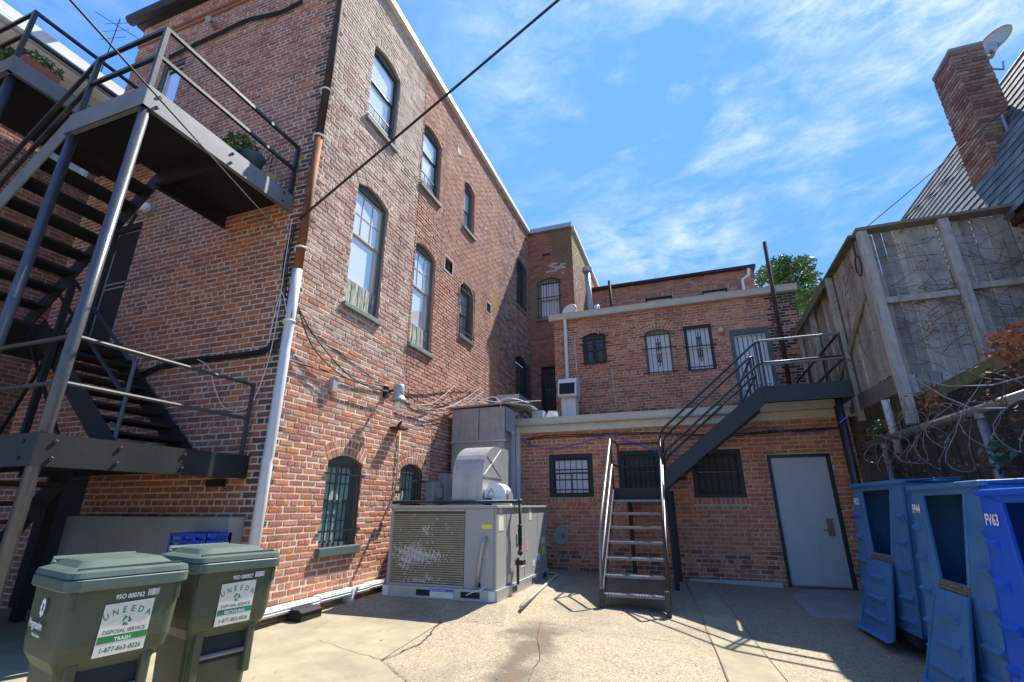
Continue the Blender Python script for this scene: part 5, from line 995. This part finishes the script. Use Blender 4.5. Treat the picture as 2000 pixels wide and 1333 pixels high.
bin_((1.88,7.88),math.radians(5),1.38,-1.25,.25,'bin_blue','FR22','faded blue bulk bin FR22, farthest of the three and beside the door')
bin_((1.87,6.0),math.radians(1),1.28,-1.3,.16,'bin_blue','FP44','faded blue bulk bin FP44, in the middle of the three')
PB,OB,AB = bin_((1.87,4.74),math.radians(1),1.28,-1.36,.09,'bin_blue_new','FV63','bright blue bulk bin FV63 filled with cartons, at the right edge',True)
for k,(s,v,d,sz,mm,lab) in enumerate(((.42,.5,-.2,(.14,.2,.16),'carton_white','white carton with a dark band leaning in the bright blue bin'),(.45,.72,-.28,(.13,.18,.12),'cardboard','brown cardboard box on top of the white carton in the bright blue bin'),(.62,.42,-.16,(.1,.15,.1),'cardboard','small brown cardboard box at the front of the bright blue bin'))):
    c = PB(s,v,d); cb_ = root('carton',lab,'box',c-Z*sz[2],'cartons in the bright blue bin'); m = MB(); a = V(.9,.3,.1*k).normalized(); b = Z.cross(a).normalized(); m.obox(c,a,b,a.cross(b),sz[0],sz[1],sz[2]); m.build('box',mm,cb_,bevel=.005); m = MB(); m.obox(c+V(0,0,.0),a,b,a.cross(b),sz[0]+.002,sz[1]+.002,.012); m.build('tape_band','black_frame' if k==0 else 'pvc',cb_)
# ------------------------------------------------------------------ wooden fence
fn = root('wooden_fence','tall grey weathered board fence on top of the bank with dry vines','fence',(3.6,9,1.4))
pkw = [(.46,.44,.41),(.5,.48,.45),(.4,.38,.35),(.55,.52,.48),(.44,.4,.34)]; pks = [(.42,.38,.31),(.46,.41,.33),(.36,.33,.27),(.5,.44,.35)]
def board(a, b, z0, z1, t, cols, nrm):
    a = Vector(a); b = Vector(b); d = (b-a); L_ = d.length; d.normalize(); x = 0
    while x < L_-.03:
        w_ = random.uniform(.105,.15); w_ = min(w_,L_-x); k = random.uniform(.55,1.08); c = tuple(q*k for q in random.choice(cols)); o = nrm*random.uniform(0,.012)
        m = MB(); zt = z1+random.uniform(-.015,.015); p = a+d*(x+.006)+o; q = a+d*(x+w_-.006)+o; sh = d*random.uniform(-.006,.006)
        m.prism([V(p.x,p.y,z0+random.uniform(-.02,.02)),V(q.x,q.y,z0+random.uniform(-.02,.02)),V(q.x,q.y,zt)+sh,V(p.x,p.y,zt)+sh],-nrm*t,c); m.build('board','wood',fn); x += w_
board((2.84,7.72,0),(5.15,7.72,0),1.66,3.84,.02,pkw,V(0,-1,0)); board((2.82,12.1,0),(2.82,7.78,0),1.72,3.86,.02,pks,V(-1,0,0)); board((2.86,7.66,0),(5.15,7.66,0),1.38,1.67,.02,pkw,V(0,-1,0))
def wp(name, fn_, c=(.32,.29,.24)): m = MB(); fn_(m,c); return m.build(name,'wood',fn,bevel=.005)
for x in (2.82,3.8,4.74): wp('post',lambda m,c: m.box((x-.06,7.58,1.3 if x>3 else 1.0),(x+.06,7.69,3.86),c),(.44,.41,.37))
for y in (9.25,10.7,12.0): wp('post',lambda m,c: m.box((2.7,y-.05,1.3),(2.79,y+.05,3.86),c),(.42,.39,.32))
for (x0,x1,z) in ((2.89,3.73,2.74),(3.87,4.67,2.8),(4.81,5.1,2.82)): wp('rail',lambda m,c: m.box((x0,7.62,z-.045),(x1,7.69,z+.045),c),(.42,.4,.36))
wp('cap_rail',lambda m,c: m.box((2.74,7.56,3.865),(5.15,7.78,3.91),c),(.2,.19,.16)); wp('cap_rail',lambda m,c: m.box((2.7,7.79,3.87),(2.9,12.1,3.92),c),(.11,.11,.07)); wp('cap_rail',lambda m,c: m.bar((2.68,9.3,3.8),(2.66,12.1,3.72),.05,.16,col=c),(.14,.14,.07))
for (y0,z0,y1,z1) in ((8.0,3.0,9.2,2.45),(9.3,2.5,10.65,1.9)): wp('brace',lambda m,c: m.bar((2.78,y0,z0),(2.78,y1,z1),.03,.1,col=c),(.25,.24,.15))
wp('skirt_board',lambda m,c: m.bar((2.78,7.75,1.55),(2.76,9.9,1.62),.03,.24,col=c),(.15,.14,.11)); wp('post',lambda m,c: m.box((3.1,7.7,.9),(3.24,7.82,1.7),c),(.33,.28,.2))
# vines and dry leaves on it
def vines(name, lab, spans, n, r=.005, leaves=0, leafmat='leaf_dry'):
    rg = random.Random(len(lab)); m = MB(); lf = MB()
    for _ in range(n):
        a,b,c,d,nrm = rg.choice(spans); p = Vector(a).lerp(Vector(b),rg.random())+Z*rg.uniform(c,d); dirv = ((Vector(b)-Vector(a)).normalized()*rg.choice((-1,1))*rg.uniform(.5,1)+Z*rg.uniform(-.6,.6)).normalized(); pts = [p]
        for k in range(rg.randint(5,14)):
            dirv = (dirv+V(0,0,rg.gauss(0,.25))+(Vector(b)-Vector(a)).normalized()*rg.gauss(0,.2)).normalized(); q = pts[-1]+dirv*.09; t = (q-Vector(a)).dot((Vector(b)-Vector(a)).normalized())
            if not (0 < t < (Vector(b)-Vector(a)).length and c-.05 < q.z < d+.05): break
            pts.append(q+nrm*rg.uniform(-.004,.012))
        if len(pts) > 2: m.tube([x+nrm*.02 for x in pts],[r*rg.uniform(.6,1.1)*(1-.75*q/len(pts)) for q in range(len(pts))],4,cap=False)
    for _ in range(leaves):
        a,b,c,d,nrm = rg.choice(spans); cp = Vector(a).lerp(Vector(b),rg.random())+Z*rg.uniform(c,d)+nrm*.03
        for _ in range(rg.randint(2,14)):
            q = cp+V(rg.gauss(0,.06),rg.gauss(0,.06)*(1 if abs(nrm.x)>.5 else .25),rg.gauss(0,.07)); u = V(rg.gauss(0,1),rg.gauss(0,1),rg.gauss(0,1)).normalized(); v = u.cross(nrm+V(.3,.2,.4)).normalized(); s = rg.uniform(.012,.03); lf.add([q-u*s,q+v*s*.6,q+u*s,q-v*s*.6],[(0,1,2,3)])
    o = m.build(name,'vine'); o['kind'] = 'stuff'; o['label'] = lab; o['category'] = 'vines'
    if leaves: l_ = lf.build('dry_leaves',leafmat,o); l_['kind'] = 'stuff'
vines('fence_vines','dry brown vines and leaves clinging to the weathered fence',[((2.9,7.68,0),(5.1,7.68,0),1.7,3.8,V(0,-1,0)),((2.9,7.68,0),(5.1,7.68,0),1.7,3.8,V(0,-1,0)),((2.78,7.8,0),(2.78,11.8,0),1.8,3.8,V(-1,0,0))],150,.005,70)
# ------------------------------------------------------------------ bank below the fence
tb = MB(); tb.box((3.05,3.0,-1.6),(9,14.8,1.3)); tr_ = tb.build('terrain','wood_dark'); tr_['kind'] = 'structure'
rw = root('retaining_fence','dark vine covered board wall with a pipe rail behind the blue bins','wall',(2.95,6.5,-1.4))
for k in range(44): y = 3.2+k*.15; m = MB(); o = random.uniform(0,.02); m.box((2.93-o,y+.004,g(2.9,y)),(2.98,y+.146,.86+random.uniform(-.04,.05))); m.build('board','wood_dark',rw)
m = MB(); m.tube([(2.76,9.4,.93),(2.76,3.0,.86)],.045,10); m.build('top_rail','pipe_grey',rw,True)
for k in range(30): y = 7.8+k*.15; m = MB(); o = random.uniform(0,.02); m.box((2.9-o,y+.004,.84),(2.95,y+.146,1.74)); m.build('board','wood_dark',rw)
for y in (5.95,8.6,3.5): m = MB(); m.tube([(2.76,y,g(2.7,y)),(2.76,y,.92)],.045,10); m.build('post','pipe_grey',rw,True); m = MB(); m.lathe((2.76,y,.8),[(.055,0),(.055,.05)],10); m.build('clamp','pipe_grey',rw)
m = MB(); m.bar((2.9,7.25,1.27),(2.92,4.2,1.3),.06,.14); m.build('rail','wood_moss',rw); m = MB(); m.bar((2.88,9.5,1.15),(2.9,7.7,1.2),.05,.12); m.build('rail','wood_moss',rw)
pipe('white_post','leaning white painted pipe post below the fence corner',[(2.8,8.25,.7),(2.74,8.1,1.42)],.05,'white_pipe','post')
vines('bank_vines','tangle of dead vines over the dark wall behind the blue bins',[((2.72,4.3,0),(2.72,9.5,0),-.2,1.3,V(-1,0,0))],150,.0045,90)
rz = MB(); rgz = random.Random(3)
for (y0,y1,n,r0) in ((4.9,6.3,3,.3),(6.2,7.5,4,.27),(7.4,8.8,3,.24)):
    pts = [V(2.6+.05*math.sin(i*.9)+r0*.35*math.cos(i*math.pi/10+1), y0+(y1-y0)*i/(n*20)+r0*.55*math.sin(i*math.pi/10), .72+.12*math.sin(i*.13+y0)+r0*math.cos(i*math.pi/10)) for i in range(n*20+1)]
    rz.tube(pts,.004,5,cap=False)
    for i in range(0,n*20,3): q = pts[i]; rz.add([q+V(0,.03,.012),q+V(0,-.03,-.012),q+V(.01,0,.02)],[(0,1,2)])
rz.tube([V(2.62,6.75,1.42),V(2.6,6.2,1.1),V(2.55,5.6,.85),V(2.5,5.0,.75)],.008,5); rz.tube([V(2.62,6.75,1.42),V(2.6,6.0,1.15),V(2.6,5.3,1.0),V(2.6,4.6,.95)],.008,5)
tag(rz.build('razor_wire','razor'),'loops of silver razor wire over the pipe rail behind the bins','razor wire')
for (c,n_,sz,mat,lab) in (((2.62,5.6,.42),60,.05,'leaf_dark','dark green leafy weed by the grey pipe post'),((2.7,8.5,1.05),90,.035,'leaf_green','pale green sprouts by the white pipe post'),((2.75,5.2,1.35),160,.04,'leaf_dry','rust brown dry leaf clump on the mossy rail'),((2.7,6.7,1.15),120,.035,'leaf_dry','rust brown dry leaf clump hanging by the razor wire')):
    ws = root('weed',lab,'plant',(c[0],c[1],c[2]-.2)); m = MB(); m.tube([(2.8,c[1],c[2]-.3),c],.006,5); m.build('stem','vine',ws); foliage(MB(),c,.1,.3 if mat=='leaf_dry' else .16,.17,n_,sz).build('foliage',mat,ws)
# ------------------------------------------------------------------ slate-roofed house on the right
sh = root('slate_house','dark slate roofed house rising behind the wooden fence','house',(5.5,9.5,1.0))
ev, rd = V(4.55,0,3.75), V(6.0,0,7.05); dv = (rd-ev); RL = dv.length; dv.normalize(); rn = V(-dv.z,0,dv.x)
m = MB(); m.prism([V(4.6,4.6,3.7),V(6.02,4.6,7.0),V(9,4.6,7.0),V(9,4.6,3.7)],V(0,9.4,0),(.07,.075,.08)); m.build('roof','slate',sh)
sm = {}; cnt = 0; rest = MB(); NR = 17; ex = RL/NR
for i in range(NR):
    for j in range(36):
        y = 4.65+j*.26+(i%2)*.13; k = random.randrange(6); p = ev+dv*(i*ex-.02)+V(0,y,0)+rn*.03; a,b = proj(p)[:2]
        inside = 1740 < a < 2010 and b < 470
        if k not in sm:
            c = (.075+.02*k,.08+.02*k,.09+.02*k); q = MB(); q.prism([V(0,.004,0),V(0,.254,0),dv*(ex+.06)+V(0,.254,0)-rn*.018,dv*(ex+.06)+V(0,.004,0)-rn*.018],rn*.012,c); me = bpy.data.meshes.new('slate'); me.from_pydata(q.v,[],q.f); at = me.attributes.new('Col','FLOAT_COLOR','FACE'); at.data.foreach_set('color',np.array([[*c,1]]*len(q.f),dtype=np.float32).ravel()); me.materials.append(MATS['slate']); sm[k] = (me,q)
        if inside and cnt < 300:
            o = bpy.data.objects.new('slate',sm[k][0]); COL.objects.link(o); o.parent = sh; o.location = p-W[sh]; cnt += 1
        else: q = sm[k][1]; rest.add([Vector(v)+p for v in q.v],q.f,(.08,.085,.095))
rest.build('slates','slate',sh,kind='stuff')
m = MB(); m.tube([V(6.0,4.6,7.06),V(6.0,14.0,7.06)],.05,6); m.build('ridge','slate_flash',sh)
m = MB(); m.tube([V(5.35,8.35,5.9),V(5.3,8.3,5.2),V(5.1,8.1,4.6)],.025,6); m.build('flashing','slate_flash',sh); m = MB(); m.box((4.57,4.6,3.62),(4.64,14,3.72)); m.build('eave','rust_dark',sh)
pk_c = mixpal([(.32,.17,.12),(.28,.14,.1),(.36,.21,.15),(.22,.12,.09),(.36,.28,.22)],.15)
wC = Wall((0,8.5,0),(1,0,0),5.12,5.57,4.6,7.5); wC.build(sh,'chimney_wall',.0735,.21,.014,lambda u,z,r: pk_c(r),lambda u,z:(.3,.25,.21),header=0,nind=70,seed=71,proud=.016)
wC2 = Wall((5.12,0,0),(0,-1,0),-9.14,-8.5,4.4,7.5); wC2.build(sh,'chimney_wall',.0735,.21,.014,lambda u,z,r: pk_c(r),lambda u,z:(.3,.25,.21),header=0,nind=90,seed=72,proud=.016)
m = MB(); m.box((5.57,8.51,4.8),(5.575,9.14,7.5),(.25,.1,.07)); m.box((5.13,9.14,4.6),(5.57,9.145,7.5),(.25,.1,.07)); m.build('chimney_wall','brick',sh); m = MB(); m.box((5.11,8.49,7.5),(5.58,9.15,7.56)); m.build('chimney_cap','concrete',sh)
m = MB(); m.box((4.8,4.6,1.0),(4.85,14,3.7),(.12,.07,.055)); m.build('wall','brick',sh)
dsh = root('satellite_dish','large grey satellite dish with yellowed rim bracketed to the chimney','satellite dish',(5.6,8.6,7.1)); dish(dsh,V(6.0,8.85,7.75),(-.75,-.55,.35),.26,'dish','dish_rim'); m = MB(); m.tube([(5.57,8.6,7.3),(5.75,8.7,7.35),(5.98,8.84,7.7)],.03,8); m.tube([(5.57,8.6,7.05),(5.8,8.65,7.0),(5.9,8.75,7.25)],.015,6); m.build('mast','galv_weather',dsh); m = MB(); m.box((5.72,8.62,7.45),(5.84,8.74,7.6)); m.tube([(5.78,8.68,7.52),(6.0,8.84,7.74)],.015,6); m.build('receiver','galv',dsh)
# ------------------------------------------------------------------ distant tree
td = root('tree','leafy green tree top showing behind the brick house and pole','tree',(6.0,27,-1.3)); m = MB(); m.tube([(6,27,-1.3),(6.1,27,4),(5.9,27.1,8.5),(6,27,11)],[.28,.22,.16,.06],8)
for k in range(9): t = k*.7; m.tube([(5.95,27,7+k*.4),(5.95+1.4*math.cos(t),27+1.4*math.sin(t),9.5+k*.35)],[.07,.02],5)
m.build('trunk','vine',td); m = MB(); rt_ = random.Random(9)
for k in range(46):
    a = rt_.uniform(0,6.28); r_ = rt_.uniform(.2,1.75); c = V(6.2+r_*math.cos(a),27+r_*math.sin(a),rt_.uniform(9.0,12.9-.5*r_)); foliage(m,c,.6,.6,.45,190,.12,rt_)
m.build('crown','leaf_tree',td)
# ------------------------------------------------------------------ wires and cables
def cable(name,lab,paths,r,mat,cat='cable'):
    m = MB()
    for p in paths: m.tube(p,r,6,cap=False)
    return tag(m.build(name,mat,None,True),lab,cat)
def FW(x,y,d): v = _r*((x-1000)/FPX)-_u*((y-666.5)/FPX)+_f; return v*d
def onw(x,y,X): v = FW(x,y,1); return v*(X/v.x)
def onr(x,y,Y): v = FW(x,y,1); return v*(Y/v.y)
a = onw(585,428,-4.47); b = FW(1088,0,5.6); cable('overhead_wire','thick black overhead wire from the building corner up across the sky',[catenary(a,b+(b-a)*1.2,.02)],.017,'cable_black','wire')
a = onr(545,452,4.25); b = FW(141,0,2.2); cable('overhead_wire','thin black wire crossing in front of the upper fire escape platform',[catenary(a,b+(b-a)*.8,.01)],.006,'cable_black','wire')
for (x0,y0,x1,y1,d,r,lab) in ((1690,446,2000,180,7.2,.007,'thin wire rising from the fence corner, uppermost of the right hand wires'),(1752,440,2000,205,8.2,.011,'thick wire passing in front of the brick chimney'),(1760,440,2000,215,8.3,.008,'thin wire just below the thick chimney wire'),(1860,420,2000,345,7.3,.006,'pale wire running low over the fence top')):
    a = FW(x0,y0,7.9 if x0<1740 else 8.6); b = FW(x1,y1,d); cable('overhead_wire',lab,[catenary(a,b+(b-a)*1.0,.03)],r,'cable_black' if 'pale' not in lab else 'cable_white','wire')
def wallc(pts, X=-4.455): return [onw(x,y,X) for x,y in pts]
def smooth(pts, k=6):
    out = []
    for i in range(len(pts)-1):
        p0,p1,p2,p3 = pts[max(i-1,0)],pts[i],pts[i+1],pts[min(i+2,len(pts)-1)]
        for t in range(k): t = t/k; out.append(.5*((2*p1)+(p2-p0)*t+(2*p0-5*p1+4*p2-p3)*t*t+(3*p1-p0-3*p2+p3)*t**3))
    return out+[pts[-1]]
cable('wall_cable','black cables drooping from the downspout down to the barn lamp',[smooth(wallc(p,-4.4)) for p in ([(582,600),(620,665),(690,740),(762,768)],[(584,608),(612,680),(670,735),(730,755),(768,770)])],.009,'cable_black')
cable('wall_cable','grey cable looping above the black ones to the barn lamp',[smooth(wallc([(590,600),(650,655),(720,710),(775,752)]))],.006,'cable_grey')
cable('wall_cable','rust red cables running right from the barn lamp along the long wall',[smooth(wallc(p)) for p in ([(560,702),(610,718),(690,742),(770,757),(830,762),(885,757),(925,757)],[(885,757),(895,778)],[(790,765),(830,792),(880,780),(935,756)])],.010,'cable_red')
cable('wall_cable','grey cables sagging between the barn lamp and the duct cap',[smooth(wallc(p,-4.42)) for p in ([(790,780),(815,791),(850,785),(887,755)],[(792,785),(845,800),(890,790),(940,757)],[(830,805),(868,806),(900,795),(945,765)])],.008,'cable_grey')
cable('wall_cable','tangle of white cables over the duct shaft cap',[smooth([V(-4.3,8.9,1.98),V(-3.9,8.8,2.02),V(-3.6,8.9,1.96),V(-3.2,8.8,2.03),V(-2.9,9.2,1.99)]),smooth([V(-4.2,9,1.97),V(-3.8,8.75,2.0),V(-3.5,8.7,2.06),V(-3.35,8.68,1.95),V(-3.3,8.66,1.8)]),smooth([V(-4.4,8.6,1.95),V(-4.0,8.8,2.08),V(-3.4,8.9,1.98),V(-2.7,9.4,2.06)])],.008,'cable_white')
cable('wall_cable','black cable bundle along the rear wall under the fire escape door',[smooth([onr(x,y+k*4,4.26) for x,y in ((255,742),(300,718),(360,703),(430,695),(505,685),(535,668))],5) for k in range(3)],.012,'cable_black')
cable('wall_cable','black cables dropping down the building corner beside the downspout',[smooth([onr(x+k*4,y,4.25) for x,y in ((570,440),(556,500),(552,560),(562,610),(545,660),(530,690))]) for k in range(3)],.008,'cable_black')
cable('wall_cable','white cable looping down the rear wall near the corner',[smooth([onr(x,y,4.24) for x,y in ((570,430),(556,520),(545,600),(528,690),(505,760),(480,798),(440,798),(420,760),(408,718),(385,702))]),smooth([onr(x,y,4.23) for x,y in ((560,610),(550,570),(535,620),(525,670))])],.006,'cable_white')
cable('wall_cable','black cable strung high across the rear wall below the eave',[smooth([onr(x,y+k*3,4.26) for x,y in ((590,0),(545,22),(480,38),(430,62),(380,85),(330,110))],5) for k in range(3)],.012,'cable_black')
cable('wall_cable','bright blue cable draped along the annex wall below its fascia',[smooth([onr(x,y,9.73) for x,y in ((985,790),(1000,835),(1027,865),(1070,877),(1120,870),(1185,851),(1215,858),(1290,884),(1345,890),(1400,865),(1470,838),(1560,845),(1640,838))])],.012,'cable_blue')
cable('wall_cable','dark cables running straight along the annex wall under the fascia',[smooth([onr(x,y+k*3,9.75) for x,y in ((1028,857),(1080,851),(1180,848),(1280,845),(1400,850),(1520,842),(1640,835))]) for k in range(2)],.009,'cable_black')
cable('wall_cable','coil of black cable hanging from the fence corner',[[V(2.76,7.86+.11*math.cos(t),3.42+.16*math.sin(t)) for t in [i*.4 for i in range(34)]],[V(2.75,7.8,3.9),V(2.76,7.86,3.58)]],.012,'cable_black')
an = root('tv_antenna','thin old television antenna above the left hand roofs','antenna',(-10.3,4.2,8.2)); m = MB(); m.tube([(-10.3,4.2,8.2),(-10.3,4.2,9.8)],.01,5); m.build('mast','cable_black',an); m = MB()
for k in range(3): m.tube([(-10.55,4.1,9.2+k*.22),(-10.05,4.3,9.3+k*.2)],.006,4)
m.tube([(-10.3,3.8,9.5),(-10.3,4.6,9.7)],.008,4); m.build('elements','cable_black',an)
